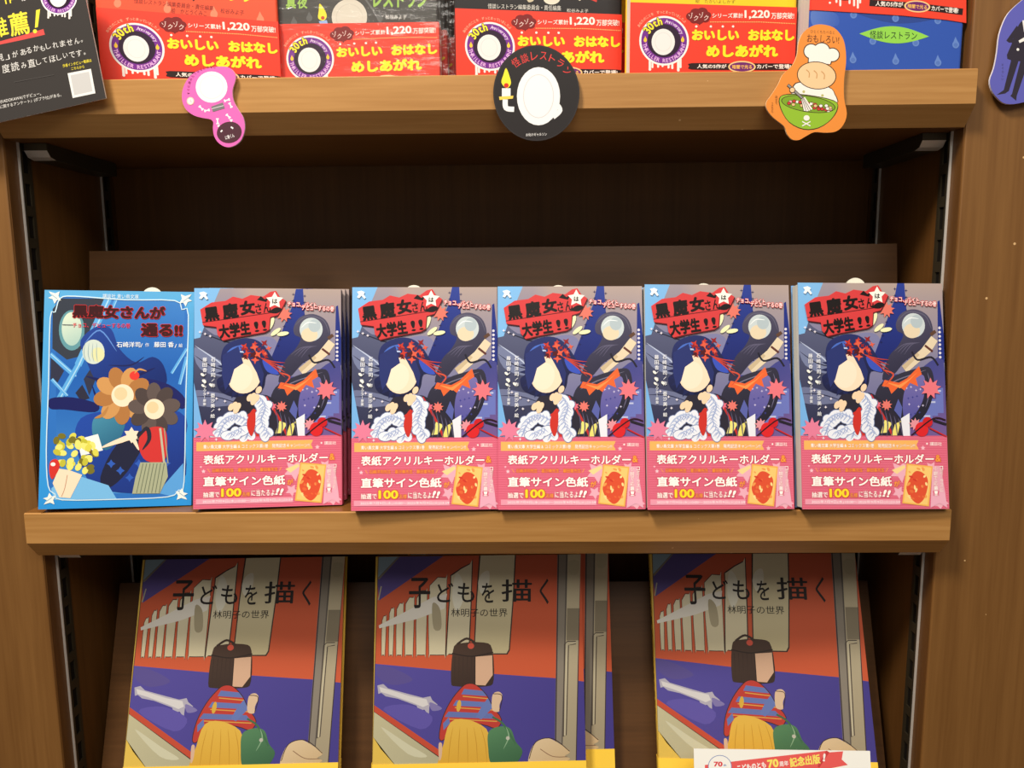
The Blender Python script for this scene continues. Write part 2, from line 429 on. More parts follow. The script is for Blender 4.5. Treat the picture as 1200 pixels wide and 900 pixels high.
# ---- pink-banded paperback
MIDW, MIDH, MIDT = .113, .173, .0125
MIDMAP = homog([(412.9, 598), (584.3, 597.2), (412.2, 337), (582.5, 337.7)], [(-MIDW/2, 0), (MIDW/2, 0), (-MIDW/2, MIDH), (MIDW/2, MIDH)])
def pink_cover(mb):
    A = Art(mb, MIDMAP, -.0003, (400, 320, 3.105)); A.clip = (-MIDW/2, MIDW/2, 0, MIDH)
    def bg(i, j):
        t = (178, 158, 150); m = (128, 126, 160); b = (80, 80, 140)
        k = j*1.25+(.18 if i < .3 else 0)
        return tuple(a+(c-a)*min(1, k*2) for a, c in zip(t, m)) if k < .5 else tuple(a+(c-a)*min(1, (k-.5)*2) for a, c in zip(m, b))
    A.grid(30, 40, 580, 870, bg)
    # slate folds on the left
    A.blob([(38, 210), (110, 225), (200, 250), (260, 300), (250, 420), (200, 520), (120, 610), (38, 610)], (88, 92, 122), ((44, 46, 74), (100, 220), (60, 600)))
    A.blob([(40, 270), (150, 330), (230, 345), (150, 380), (60, 350)], (118, 126, 160))
    A.curve([(42, 265), (120, 320), (150, 350)], 5, (190, 200, 225), 5, True)
    A.curve([(40, 300), (110, 345), (200, 360)], 4, (40, 42, 66), 5, True)
    A.blob([(40, 430), (130, 440), (240, 470), (120, 490), (45, 480)], (110, 116, 150))
    A.curve([(42, 452), (120, 455), (200, 480)], 4, (46, 48, 76), 5, True)
    A.blob([(240, 245), (300, 232), (335, 255), (345, 330), (320, 345), (250, 300)], (128, 128, 168))
    A.curve([(55, 215), (150, 250), (200, 262)], 5, (40, 42, 60), 5, True)
    # pale blue edge
    A.poly([(36, 50), (130, 50), (90, 150), (60, 235), (38, 240)], (128, 186, 236))
    A.poly([(36, 400), (62, 520), (82, 612), (36, 612)], (120, 178, 232))
    # thorned towers
    A.poly([(402, 50), (428, 50), (436, 180), (436, 330), (300, 345), (338, 250), (368, 170), (388, 120)], (42, 62, 150), ((30, 40, 110), (400, 60), (380, 340)))
    for k in range(9):
        y = 75+k*24; xl = 398-k*7 if k > 1 else 396
        A.star(xl-3, y, 7, (28, 32, 84), 4, .3); A.star(434, y+6, 7, (28, 32, 84), 4, .3)
    A.poly([(548, 120), (556, 115), (568, 240), (568, 340), (545, 330)], (34, 48, 130))
    for k in range(8): A.ell(553, 215+k*15, 5, 5, (225, 220, 228), n=8)
    A.blob([(350, 390), (450, 380), (565, 330), (568, 610), (340, 610), (330, 500)], (70, 72, 140), ((120, 92, 150), (480, 380), (560, 600)))
    for (x, y, ww, hh) in ((500, 470, 40, 60), (440, 480, 30, 70), (535, 430, 26, 90), (470, 520, 50, 40)):
        A.rect(x, y, x+ww, y+hh, (108, 118, 190)); A.rect(x+5, y+8, x+ww-8, y+14, (190, 196, 226))
    # black drapery with a silver orb
    A.blob([(395, 195), (418, 160), (465, 148), (510, 170), (528, 215), (520, 260), (490, 300), (430, 330), (380, 385), (340, 400), (365, 320), (400, 280), (420, 240), (398, 225)], (84, 80, 104), ((52, 50, 72), (420, 160), (470, 330)))
    A.curve([(400, 190), (440, 158), (500, 170), (524, 220)], 4, (100, 98, 118), 5, True)
    A.ell(458, 206, 42, 44, (204, 214, 216)); A.ell(452, 226, 30, 26, (232, 214, 182)); A.ell(470, 192, 22, 24, (182, 196, 202))
    A.curve([(422, 200), (445, 180), (478, 182)], 4, (240, 246, 246), 5, True)
    for k in range(4): A.curve([(385+k*12, 300+k*4), (420+k*10, 275), (455+k*8, 268)], 3, (96, 92, 118), 4, True)
    A.poly([(412, 352), (484, 292), (522, 244), (545, 262), (520, 300), (430, 376)], (230, 212, 180)); A.poly([(412, 352), (470, 304), (478, 312), (422, 366)], (206, 184, 148))
    A.line([(520, 240), (538, 226)], 12, (96, 66, 50)); A.line([(498, 278), (526, 300)], 8, (98, 52, 44))
    A.curve([(450, 300), (470, 330), (520, 320), (545, 350)], 7, (36, 34, 48), 5)
    # large black swirl with orange flame shapes
    A.blob([(330, 420), (390, 385), (450, 365), (510, 355), (528, 400), (520, 470), (490, 530), (440, 570), (380, 585), (330, 540), (310, 480)], (52, 50, 68), ((34, 32, 46), (380, 390), (440, 570)))
    A.blob([(424, 430), (452, 396), (488, 384), (496, 420), (484, 480), (452, 530), (420, 548), (412, 490)], (120, 110, 172), ((86, 84, 158), (450, 390), (440, 540)))
    for k in range(14): A.star(425+(k*37) % 66, 410+(k*29) % 120, 5, (206, 196, 226) if k % 2 else (60, 62, 140), 4, .4)
    A.curve([(340, 430), (400, 400), (500, 366)], 4, (120, 116, 140), 5, True); A.curve([(330, 470), (350, 530), (400, 570)], 4, (104, 100, 130), 5, True); A.curve([(505, 375), (515, 430), (495, 500)], 4, (112, 108, 140), 5, True)
    A.poly([(348, 402), (400, 412), (430, 396), (475, 352), (484, 382), (462, 396), (470, 425), (440, 412), (420, 440), (400, 425), (372, 452), (362, 428), (338, 424)], (238, 104, 52))
    A.poly([(352, 410), (400, 420), (440, 398), (470, 372), (440, 402), (404, 432)], (250, 150, 80))
    A.curve([(310, 360), (380, 380), (350, 420)], 6, (214, 84, 60), 5, True)
    # deep blue crescent around a cream disc
    A.blob([(152, 262), (215, 238), (270, 250), (312, 300), (345, 372), (300, 372), (288, 420), (262, 452), (232, 460), (170, 452), (130, 430), (120, 392), (140, 370), (134, 310)], (40, 48, 104), ((26, 28, 60), (180, 260), (240, 450)))
    A.blob([(150, 300), (175, 272), (220, 262), (200, 285), (172, 300)], (74, 110, 200)); A.blob([(282, 320), (310, 330), (342, 372), (300, 362)], (60, 84, 190))
    A.curve([(165, 310), (200, 288), (262, 300)], 6, (190, 205, 240), 5, True)
    A.ell(218, 375, 60, 68, (250, 224, 194), .25); A.ell(206, 382, 40, 50, (253, 232, 206), .25)
    for a in range(9):
        t = 1.7+a*.28; A.poly([(225+74*math.cos(t), 372+74*math.sin(t)), (225+110*math.cos(t+.1), 372+100*math.sin(t+.1)), (225+76*math.cos(t+.26), 372+74*math.sin(t+.26))], (32, 38, 84))
    A.poly([(140, 300), (196, 268), (214, 330), (182, 352), (168, 400), (150, 430), (138, 372)], (42, 52, 112)); A.poly([(200, 268), (262, 300), (288, 372), (280, 420), (262, 366), (238, 322)], (40, 48, 106))
    # red rosette
    rnd = random.Random(3)
    for k in range(26):
        a = rnd.random()*6.28; r = 12+36*rnd.random(); x, y = 258+r*math.cos(a)*1.05, 288+r*math.sin(a)*.85
        A.star(x, y, 9+9*rnd.random(), rnd.choice([(206, 60, 44), (150, 34, 36), (228, 96, 70), (84, 24, 30)]), 4, .38, a)
    for k in range(4): A.curve([(275, 310), (320, 325+k*6), (365, 330+k*18)], 4, (196, 66, 54), 5, True)
    # black and red folds, white ruffles, tan petals
    A.blob([(180, 470), (230, 452), (300, 450), (360, 500), (410, 560), (420, 612), (170, 612)], (44, 40, 54))
    A.poly([(230, 520), (262, 500), (286, 545), (300, 612), (240, 612)], (206, 52, 42)); A.curve([(296, 455), (340, 530), (375, 606)], 8, (196, 48, 44), 5)
    A.poly([(345, 545), (372, 556), (352, 590), (330, 592)], (244, 232, 130)); A.poly([(382, 560), (404, 548), (390, 600), (368, 600)], (240, 226, 120)); A.poly([(396, 470), (410, 500), (404, 540), (380, 510)], (90, 98, 170))
    A.poly([(404, 540), (436, 520), (436, 606), (412, 606)], (236, 236, 244)); A.star(320, 490, 16, (232, 110, 130), 6, .5)
    def ruffle(spine, r, n):
        sp = smooth(spine, n, False)
        for g, c in ((2.5, (120, 134, 176)), (0, (238, 240, 249))):
            for k, (x, y) in enumerate(sp): A.ell(x+(r*.35 if k % 2 else -r*.35), y, r*(.86+.2*(k % 3 == 0))+g, r*.7+g, c, k*.9, 14)
        for k, (x, y) in enumerate(sp):
            A.curve([(x-r*.8, y+r*.3), (x-r*.1, y-r*.35), (x+r*.75, y+r*.25)], 4, (176, 190, 224), 4, True); A.curve([(x-r*.3, y+r*.6), (x+r*.15, y), (x+r*.1, y-r*.6)], 3, (150, 166, 210), 4, True)
    ruffle([(128, 590), (150, 545), (190, 530), (232, 556), (226, 600)], 25, 4); ruffle([(170, 596), (205, 580)], 24, 3)
    ruffle([(268, 462), (290, 500), (276, 545), (300, 596)], 24, 4)
    for k in range(5): A.curve([(330+k*16, 500+k*10), (340+k*15, 560), (330+k*20, 606)], 4, (92, 88, 116), 4, True)
    A.blob([(236, 520), (256, 500), (258, 560), (244, 600), (228, 560)], (206, 52, 42))
    for (x, y) in ((172, 492), (184, 486), (196, 490), (190, 502), (238, 458), (250, 454), (262, 460), (252, 472), (270, 430)): A.ell(x, y, 10, 15, (246, 214, 178), .5, 12)
    # splats, drops, red fruit
    for (x, y, r, c) in ((80, 578, 28, (232, 128, 158)), (514, 432, 26, (236, 120, 130)), (360, 150, 20, (230, 120, 104)), (352, 492, 14, (232, 120, 110)), (455, 560, 16, (230, 150, 160))):
        A.ell(x, y, r, r*.85, c, 0, 16); A.star(x, y, r*1.5, c, 9, .55)
    A.ell(478, 578, 24, 26, (222, 38, 42)); A.ell(500, 552, 18, 18, (206, 30, 36)); A.curve([(440, 600), (520, 540), (566, 545)], 5, (52, 20, 30), 5)
    A.line([(505, 572), (568, 604)], 5, (196, 40, 44)); A.line([(520, 545), (568, 560)], 8, (40, 34, 44))
    for (x, y, r, ro) in ((312, 185, 26, .4), (330, 215, 22, .9), (356, 222, 22, 1.4)): A.ell(x, y, r*.35, r, (242, 240, 190), ro, 14)
    for (x, y) in ((60, 215), (78, 222), (96, 230), (120, 610), (90, 440), (120, 460), (150, 470), (130, 500)): A.star(x, y, 6, (238, 230, 240), 4, .4)
    # small pale bird mark
    A.poly([(56, 70), (72, 66), (84, 72), (80, 80), (88, 92), (82, 96), (72, 84), (64, 94), (56, 90), (62, 80)], (246, 250, 250))
    # title plate
    rot = math.radians(-8.2)
    def T(t, x0, y0, x1, y1, o=.07): A.text(t, x0, y0, x1, y1, (26, 18, 18), o, rot)
    sh = [(60, 132), (100, 106), (150, 100), (176, 84), (210, 92), (240, 78), (285, 84), (310, 66), (330, 62), (345, 86), (366, 98), (352, 128), (338, 152), (310, 160), (306, 206), (290, 216), (180, 236), (140, 246), (122, 226), (118, 196), (70, 190)]
    A.poly([(x+3, y+4) for x, y in sh], (92, 24, 30)); A.poly(sh, (214, 62, 64))
    A.line([(68, 180), (180, 164), (352, 138)], 3, (92, 20, 26))
    T('黒', 74, 122, 128, 176); T('魔', 138, 108, 196, 168); T('女', 200, 98, 256, 152); T('さん', 256, 108, 312, 146, .04)
    A.poly([(262, 96), (276, 82), (290, 94), (304, 86), (296, 104)], (26, 18, 18)); A.blob([(306, 142), (330, 124), (352, 130), (335, 146)], (26, 18, 18))
    A.star(326, 98, 32, (250, 246, 235), 5, .52); A.text('は', 317, 92, 336, 110, (26, 18, 18), .05)
    T('大学生', 126, 180, 240, 234); T('!!', 252, 174, 298, 214, .03)
    # subtitle and names
    A.text('チョコ、バイト', 372, 104, 478, 122, (252, 250, 246), .02, .06, (206, 60, 60), .1)
    A.text('デビューするの巻', 424, 116, 542, 136, (252, 250, 246), .02, .05, (206, 60, 60), .1)
    A.vtext('石崎洋司/作', 107, 308, 17, (248, 248, 250), 1.12, .02); A.vtext('亜沙美/絵', 107, 440, 17, (248, 248, 250), 1.1, .02)
    A.vtext('藤田香/', 78, 308, 17, (248, 248, 250), 1.12, .02); A.vtext('キャラクター原案', 78, 388, 12, (248, 248, 250), 1.02, .02)
    for (x, y, r) in ((70, 372, 8), (76, 396, 9), (100, 410, 8), (72, 412, 7)): A.ell(x, y, r, r*.6, (246, 244, 236), .7, 10)
def pink_band(mb):
    A = Art(mb, MIDMAP, -.0007, (410, 505, 6.667)); A.clip = (-MIDW/2, MIDW/2, 0, .0556)
    A.rect(5, 58, 1185, 640, (226, 104, 130))
    A.up()
    for k in range(66): A.raw([(8+k*18, 58), (17+k*18, 58), (17+k*18, 640), (8+k*18, 640)], [(0, 1, 2), (0, 2, 3)], (234, 126, 148))
    A.up()
    for k in range(33):
        for j in range(66): A.raw([(8+j*18, 60+k*18), (17+j*18, 60+k*18), (17+j*18, 69+k*18), (8+j*18, 69+k*18)], [(0, 1, 2), (0, 2, 3)], (214, 84, 114))
    WH = (255, 252, 244); OR = (248, 170, 66); OU = (206, 56, 84)
    A.poly([(40, 96), (935, 92), (918, 128), (935, 162), (40, 166)], (248, 184, 100))
    A.text('青い鳥文庫 大学生編 & コミックス第1巻　発売記念キャンペーン!!', 92, 116, 906, 150, WH, .03, 0, (222, 130, 60), .06)
    A.text('講談社', 1022, 104, 1116, 134, WH, .012); A.star(968, 150, 20, (246, 196, 206)); A.star(1000, 118, 10, WH)
    for (x, y, r) in ((790, 330, 88), (770, 490, 52), (1030, 300, 50), (1088, 560, 74)): A.star(x, y, r, (242, 178, 194), 5, .5, .2)
    A.poly([(720, 320), (820, 280), (830, 300), (760, 350)], (250, 218, 150)); A.star(95, 325, 18, (248, 205, 214)); A.star(75, 290, 10, (248, 205, 214))
    A.text('表紙アクリルキーホルダー', 92, 196, 1052, 274, WH, .04, 0, OU, .07)
    A.text('&', 1062, 204, 1106, 256, OR, .03, 0, (214, 70, 60), .06)
    A.text('石崎洋司先生・亜沙美先生・藤田香先生', 158, 304, 664, 336, (250, 160, 66), .03, 0, (200, 50, 60), .06)
    A.line([(126, 306), (144, 334)], 5, OR); A.line([(690, 304), (674, 334)], 5, OR)
    A.text('直筆サイン色紙', 92, 366, 720, 446, WH, .045, 0, OU, .07)
    A.text('が', 734, 400, 782, 446, OR, .04, 0, OU, .06)
    A.text('抽選で', 92, 486, 218, 532, WH, .03, 0, OU, .06)
    A.text('100', 230, 462, 384, 530, (255, 222, 52), .05, 0, (212, 74, 40), .05)
    A.text('名様', 390, 494, 450, 530, OR, .02, 0, OU, .06); A.text('に当たるよ', 460, 476, 640, 530, WH, .03, 0, OU, .06)
    A.text('!!', 648, 470, 704, 526, WH, .05, .1, OU, .05, .25)
    A.rect(40, 542, 782, 584, (240, 158, 178)); A.text('2025年7月9日(水)10:00〜2025年9月9日(火)23:59', 90, 550, 778, 578, (255, 246, 246), .012)
    A.poly([(1036, 286), (1100, 286), (1130, 480), (1145, 606), (1086, 570), (1015, 606)], (240, 176, 196))
    A.poly([(836, 270), (1040, 290), (1002, 596), (795, 572)], (246, 182, 88)); A.poly([(846, 282), (1028, 300), (992, 584), (808, 562)], (250, 206, 120))
    rnd = random.Random(9)
    A.blob([(850, 400), (900, 330), (960, 340), (1000, 400), (975, 520), (920, 575), (860, 530), (830, 460)], (226, 84, 52))
    for k in range(26):
        x, y = 830+rnd.random()*170, 305+rnd.random()*240
        A.ell(x, y, 8+12*rnd.random(), 5+7*rnd.random(), rnd.choice([(232, 110, 60), (252, 224, 150), (214, 60, 44), (244, 160, 84)]), rnd.random()*3, 10)
    A.vtext('コミックスと', 1104, 286, 33, WH, 1.0, .03, (222, 84, 116)); A.vtext('小説で応募！', 1060, 286, 38, WH, 1.0, .03, (222, 84, 116))
def make_pink(name, label, group, pose):
    r = thing(name, label, 'book', group, pose_matrix(pose))
    mb = MB(); wrap(mb, MIDW, MIDT, 0, MIDH, .0003, .0004, 'R', (122, 170, 222), (84, 88, 120)); pink_cover(mb)
    for z in (.06, .075, .1): mb.box((MIDW/2+.0003, .002, z), (MIDW/2+.00036, .010, z+.008), (220, 220, 228))
    mb.build('cover', GLOSS, r)
    mb = MB(); wrap(mb, MIDW+.0002, MIDT, .0002, .0555, .00065, .0003, 'R', (222, 88, 118)); pink_band(mb)
    mb.build('paper_band', GLOSS, r)
    pages(MIDW, MIDT, MIDH, .0006, 'R', PAGES, r); return r
G_P = 'pink-banded paperbacks on the middle shelf'
P_POSE = [(-.1695, -.011, .0012, .155, .180, -.018), (-.0445, -.0226, .0018, .051, .193, -.0075), (.0682, -.0227, .0018, .020, .203, -.006), (.1818, -.0239, .0018, .052, .195, -.014), (.2985, -.0249, .0018, .045, .187, -.015)]
P_LAB = ['pink-banded paperback right beside the blue book, front one of its stack', 'pink-banded paperback third from left on the middle shelf, between two other front-facing copies',
         'pink-banded paperback at the centre right, fourth book from the left on the middle shelf', 'pink-banded paperback second from the right end of the middle shelf', 'pink-banded paperback at the right end of the middle shelf, its page edges showing']
proto = make_pink('paperback_book', P_LAB[0], G_P, P_POSE[0])
for p, lb in zip(P_POSE[1:], P_LAB[1:]):
    c = copy_tree(proto); c.matrix_world = pose_matrix(p); tag(c, lb, 'book', G_P)
for k, lb in ((1, 'pink-banded paperback second in the stack beside the blue book, spine showing'), (2, 'hindmost pink-banded paperback in the stack beside the blue book')):
    p = list(P_POSE[0]); a, y, b_ = pose_axes(*p[3:]); d = y/y[1]*.0142*k
    c = copy_tree(proto); p[0] += -math.sin(p[3])*.0142*k+.0022*k; p[1] += .0142*k*math.cos(p[3])
    c.matrix_world = pose_matrix(p); tag(c, lb, 'book', G_P)

# ---- blue paperback
def blue_cover(mb):
    A = Art(mb, homog([(43.5, 596), (225.5, 593), (53.2, 340), (226.6, 341.6)], [(-MIDW/2, 0), (MIDW/2, 0), (-MIDW/2, MIDH), (MIDW/2, MIDH)]), -.0003, (30, 320, 3.105))
    A.clip = (-MIDW/2, MIDW/2, 0, MIDH)
    A.grid(30, 50, 620, 870, lambda i, j: (44+46*(1-j), 146+24*(1-j), 220))
    fr = smooth([(128, 92), (180, 84), (360, 96), (540, 98), (566, 130), (590, 150), (584, 420), (580, 760), (560, 790), (520, 815), (330, 822), (130, 822), (104, 800), (80, 770), (74, 640), (84, 400), (92, 160), (110, 140)], 3)
    A.poly(fr, (46, 112, 192)); 
    A.grid(110, 100, 576, 800, lambda i, j: tuple(a+(b-a)*abs(j*1.5-.6) for a, b in zip((30, 92, 176), (78, 148, 214))), 4, 8)
    # night window, moon and beams
    A.poly([(100, 130), (130, 92), (300, 92), (190, 300), (150, 310), (98, 270)], (52, 58, 70))
    A.ell(168, 205, 46, 72, (96, 150, 160)); A.ell(168, 200, 36, 60, (214, 226, 204), 0, 30, ((170, 200, 190), (150, 160), (190, 250)))
    A.poly([(92, 300), (140, 350), (112, 400), (90, 380)], (48, 50, 70)); A.poly([(210, 380), (250, 320), (270, 340), (230, 440)], (50, 52, 72)); A.poly([(205, 400), (180, 430), (200, 460), (232, 450)], (44, 44, 62))
    for a, b, wd in (((90, 290), (180, 370), 16), ((300, 90), (190, 330), 26), ((330, 90), (300, 160), 10), ((190, 330), (110, 470), 20), ((95, 380), (150, 440), 12), ((585, 270), (530, 360), 10), ((585, 300), (560, 400), 12)):
        A.line([a, b], wd, (92, 168, 226)); A.line([(a[0]+3, a[1]), (b[0]+3, b[1])], wd*.2, (170, 214, 240))
    # blue cloth masses and a pale orb
    A.blob([(200, 240), (260, 190), (310, 200), (340, 270), (400, 320), (460, 300), (500, 330), (510, 400), (440, 430), (300, 440), (250, 380), (215, 300)], (34, 66, 150), ((20, 40, 106), (260, 200), (440, 430)))
    A.curve([(215, 250), (270, 205), (330, 280)], 5, (96, 142, 214), 5, True); A.curve([(300, 330), (380, 330), (430, 300)], 6, (26, 34, 88), 5, True)
    A.ell(246, 282, 40, 44, (206, 218, 208)); A.ell(262, 292, 24, 26, (222, 222, 170)); 
    for k in range(4): A.curve([(216+k*14, 250), (212+k*15, 290), (222+k*13, 318)], 3, (150, 172, 176), 4, True)
    A.blob([(90, 450), (170, 446), (260, 470), (250, 500), (140, 490), (88, 486)], (26, 30, 92)); A.blob([(430, 380), (520, 400), (580, 450), (570, 490), (470, 440)], (28, 32, 96))
    A.curve([(220, 370), (330, 390), (470, 340)], 14, (24, 30, 88), 6, True); A.curve([(240, 400), (260, 450), (300, 470)], 8, (24, 30, 90), 5, True)
    A.blob([(180, 560), (260, 500), (560, 500), (582, 620), (575, 760), (440, 800), (260, 780), (200, 690)], (34, 72, 164), ((28, 52, 130), (300, 520), (400, 790)))
    A.blob([(270, 740), (330, 620), (420, 570), (440, 600), (370, 720), (300, 780)], (34, 36, 60)); A.poly([(90, 780), (150, 720), (300, 770), (330, 820), (100, 822)], (120, 186, 232)); A.poly([(480, 800), (576, 690), (578, 790), (540, 815)], (90, 160, 222))
    for k in range(7): A.star(310+k*34, 690+(k % 3)*26, 16, (48, 92, 186), 4, .55)
    # plain rounded colour shapes where the picture has its figures
    A.blob([(250, 520), (300, 500), (350, 505), (362, 540), (340, 600), (290, 640), (250, 600), (240, 560)], (70, 140, 168), ((44, 104, 136), (260, 510), (330, 620)))
    A.poly([(185, 600), (262, 580), (280, 640), (200, 660)], (240, 240, 236)); A.line([(200, 600), (240, 650)], 14, (112, 74, 40))
    rnd = random.Random(5)
    for k in range(60):
        x = 182+(rnd.random()*2-1)*76; y = 650+(rnd.random()*2-1)*70
        if abs((y-650)-(x-182)*.45) < 62: A.ell(x, y, 15, 11, rnd.choice([(222, 214, 84), (196, 190, 60), (238, 230, 120), (120, 112, 40)]), rnd.random()*3, 10)
    A.poly([(118, 706), (156, 712), (204, 730), (160, 816), (120, 812), (96, 760)], (250, 222, 192)); A.curve([(150, 730), (140, 780), (128, 810)], 3, (190, 150, 120), 4)
    A.blob([(88, 680), (112, 672), (122, 700), (96, 745), (84, 720)], (212, 52, 46)); A.ell(98, 690, 9, 7, (250, 240, 235))
    def bloom(cx, cy, r, c, c2, n, ro):
        for k in range(n):
            t = ro+2*math.pi*k/n; A.ell(cx+r*math.cos(t), cy+r*math.sin(t), r*.62, r*.44, c if k % 2 else c2, t, 16)
        A.ell(cx, cy, r*.62, r*.62, (250, 226, 196)); A.ell(cx-r*.1, cy-r*.1, r*.36, r*.36, (244, 206, 160))
    bloom(352, 440, 66, (206, 150, 88), (176, 118, 64), 9, .2); A.ell(395, 368, 18, 16, (226, 60, 50)); A.curve([(395, 360), (412, 345), (440, 352)], 7, (206, 150, 88), 4, True); A.curve([(300, 480), (280, 510), (250, 522)], 12, (186, 130, 72), 4, True)
    bloom(468, 490, 60, (76, 64, 62), (96, 82, 78), 9, .5)
    A.blob([(420, 580), (460, 556), (502, 560), (516, 600), (506, 680), (440, 680), (412, 630)], (208, 54, 52)); A.line([(490, 560), (506, 690)], 8, (190, 186, 160)); A.line([(505, 560), (520, 690)], 4, (160, 156, 130))
    A.curve([(275, 630), (340, 606), (385, 596), (412, 640)], 20, (250, 224, 196), 5, True); A.star(385, 585, 30, (250, 226, 200), 6, .6); A.curve([(405, 600), (440, 560), (450, 600), (425, 640)], 16, (44, 42, 54), 5, True)
    A.poly([(418, 686), (514, 686), (520, 740), (490, 802), (388, 802), (400, 740)], (170, 174, 142))
    for k in range(7): A.line([(428+k*13, 690), (404+k*14, 800)], 3, (110, 118, 96))
    # frame line and corner birds
    A.line(fr, 4, (206, 232, 244), True)
    for (x, y, sx, sy) in ((108, 88, 1, 1), (580, 96, -1, 1), (84, 818, 1, -1), (572, 806, -1, -1)):
        A.poly([(x+sx*a*1.15, y+sy*b*1.15) for a, b in ((-18, -18), (2, -12), (16, -18), (12, -4), (20, 10), (8, 8), (0, 20), (-6, 6), (-20, 2), (-8, -4))], (238, 240, 232))
        A.line([(x-sx*12, y-sy*10), (x+sx*10, y+sy*6)], 3, (150, 180, 196))
    A.text('講談社 青い鳥文庫', 280, 76, 410, 92, (224, 240, 246), .012, .02)
    A.text('黒魔女さんが', 172, 116, 506, 164, (58, 14, 18), .07, .02, (196, 40, 44), .035); A.text('通る!!', 418, 180, 570, 228, (58, 14, 18), .07, .01, (196, 40, 44), .035)
    A.line([(135, 185), (172, 186)], 2, (60, 60, 80)); A.text('チョコ、デビューするの巻', 172, 178, 380, 196, (226, 50, 70), .02, .01)
    A.text('石崎洋司', 330, 246, 416, 266, (246, 250, 250), .02); A.text('作', 434, 250, 448, 264, (246, 250, 250)); A.text('藤田 香', 466, 246, 538, 266, (246, 250, 250), .02); A.text('絵', 556, 252, 570, 266, (246, 250, 250))
    A.line([(424, 252), (418, 266)], 2, (240, 246, 250)); A.line([(548, 254), (542, 268)], 2, (240, 246, 250))
bl = thing('paperback_book', 'blue bordered paperback with a moon on its cover, leftmost on the middle shelf', 'book', None, pose_matrix((-.2912, -.0103, .0012, .172, .203, -.025)))
mb = MB(); wrap(mb, MIDW, .0115, 0, MIDH, .0003, .0004, 'R', (44, 140, 212)); blue_cover(mb); mb.build('cover', GLOSS, bl); pages(MIDW, .0115, MIDH, .0006, 'R', PAGES, bl)

# ---- small plastic stands whose round tops peek out above the books
def make_stand(px, top, pose, r=.0082, extra=.003, dd=.0135):
    p = list(pose); a, y, b = pose_axes(*p[3:]); B = np.array(p[:3])
    base = B+y*dd
    best = None
    for v in np.linspace(.160, .182, 45):                      # height where the disc's top meets the seen top
        for u in np.linspace(-.06, .06, 61):
            q = proj(base+a*u+b*v); e = abs(q[0]-px)+abs(q[1]-top)
            if best is None or e < best[0]: best = (e, u, v)
    u, v = best[1], best[2]
    mb = MB(); cz = v-r; n = 20; t = .0018
    out = [(u-.006, .004), (u+.006, .004)]+[(u+r*math.cos(k), cz+r*math.sin(k)) for k in [-.75+(math.pi+1.5)*i/n for i in range(n+1)]]
    m = len(out)
    mb.add([(x, dd, z) for x, z in out]+[(x, dd+t, z) for x, z in out], [list(range(m)), list(range(2*m-1, m-1, -1))]+[(i, i+m, (i+1) % m+m, (i+1) % m) for i in range(m)])
    mb.box((u-.02, dd, .0034), (u+.02, dd+.022, .0052))
    return mb.build('book_stand', PLASTIC)
st = [(179, 337, (-.2912, -.0103, .0012, .172, .203, -.025), 'milky plastic book stand whose round top shows above the blue book', .013),
      (302, 337.6, P_POSE[0], 'milky plastic book stand behind the pink-banded stack next to the blue book', .0435)]
for (px, ty, k) in ((485.5, 334.3, 1), (653, 334.3, 2), (825, 332.3, 3), (1003, 325.5, 4)):
    st.append((px, ty, P_POSE[k], 'milky plastic book stand whose round top shows above the %s pink-banded book from the left' % ['', 'second', 'third', 'fourth', 'rightmost'][k] if k < 4 else 'milky plastic book stand whose half disc rises highest, above the rightmost pink-banded book', .0142))
for px, ty, ps, lb, dd in st:
    o = make_stand(px, ty, ps, dd=dd); o.matrix_world = pose_matrix(ps); tag(o, lb, 'book stand', 'plastic book stands on the middle shelf')

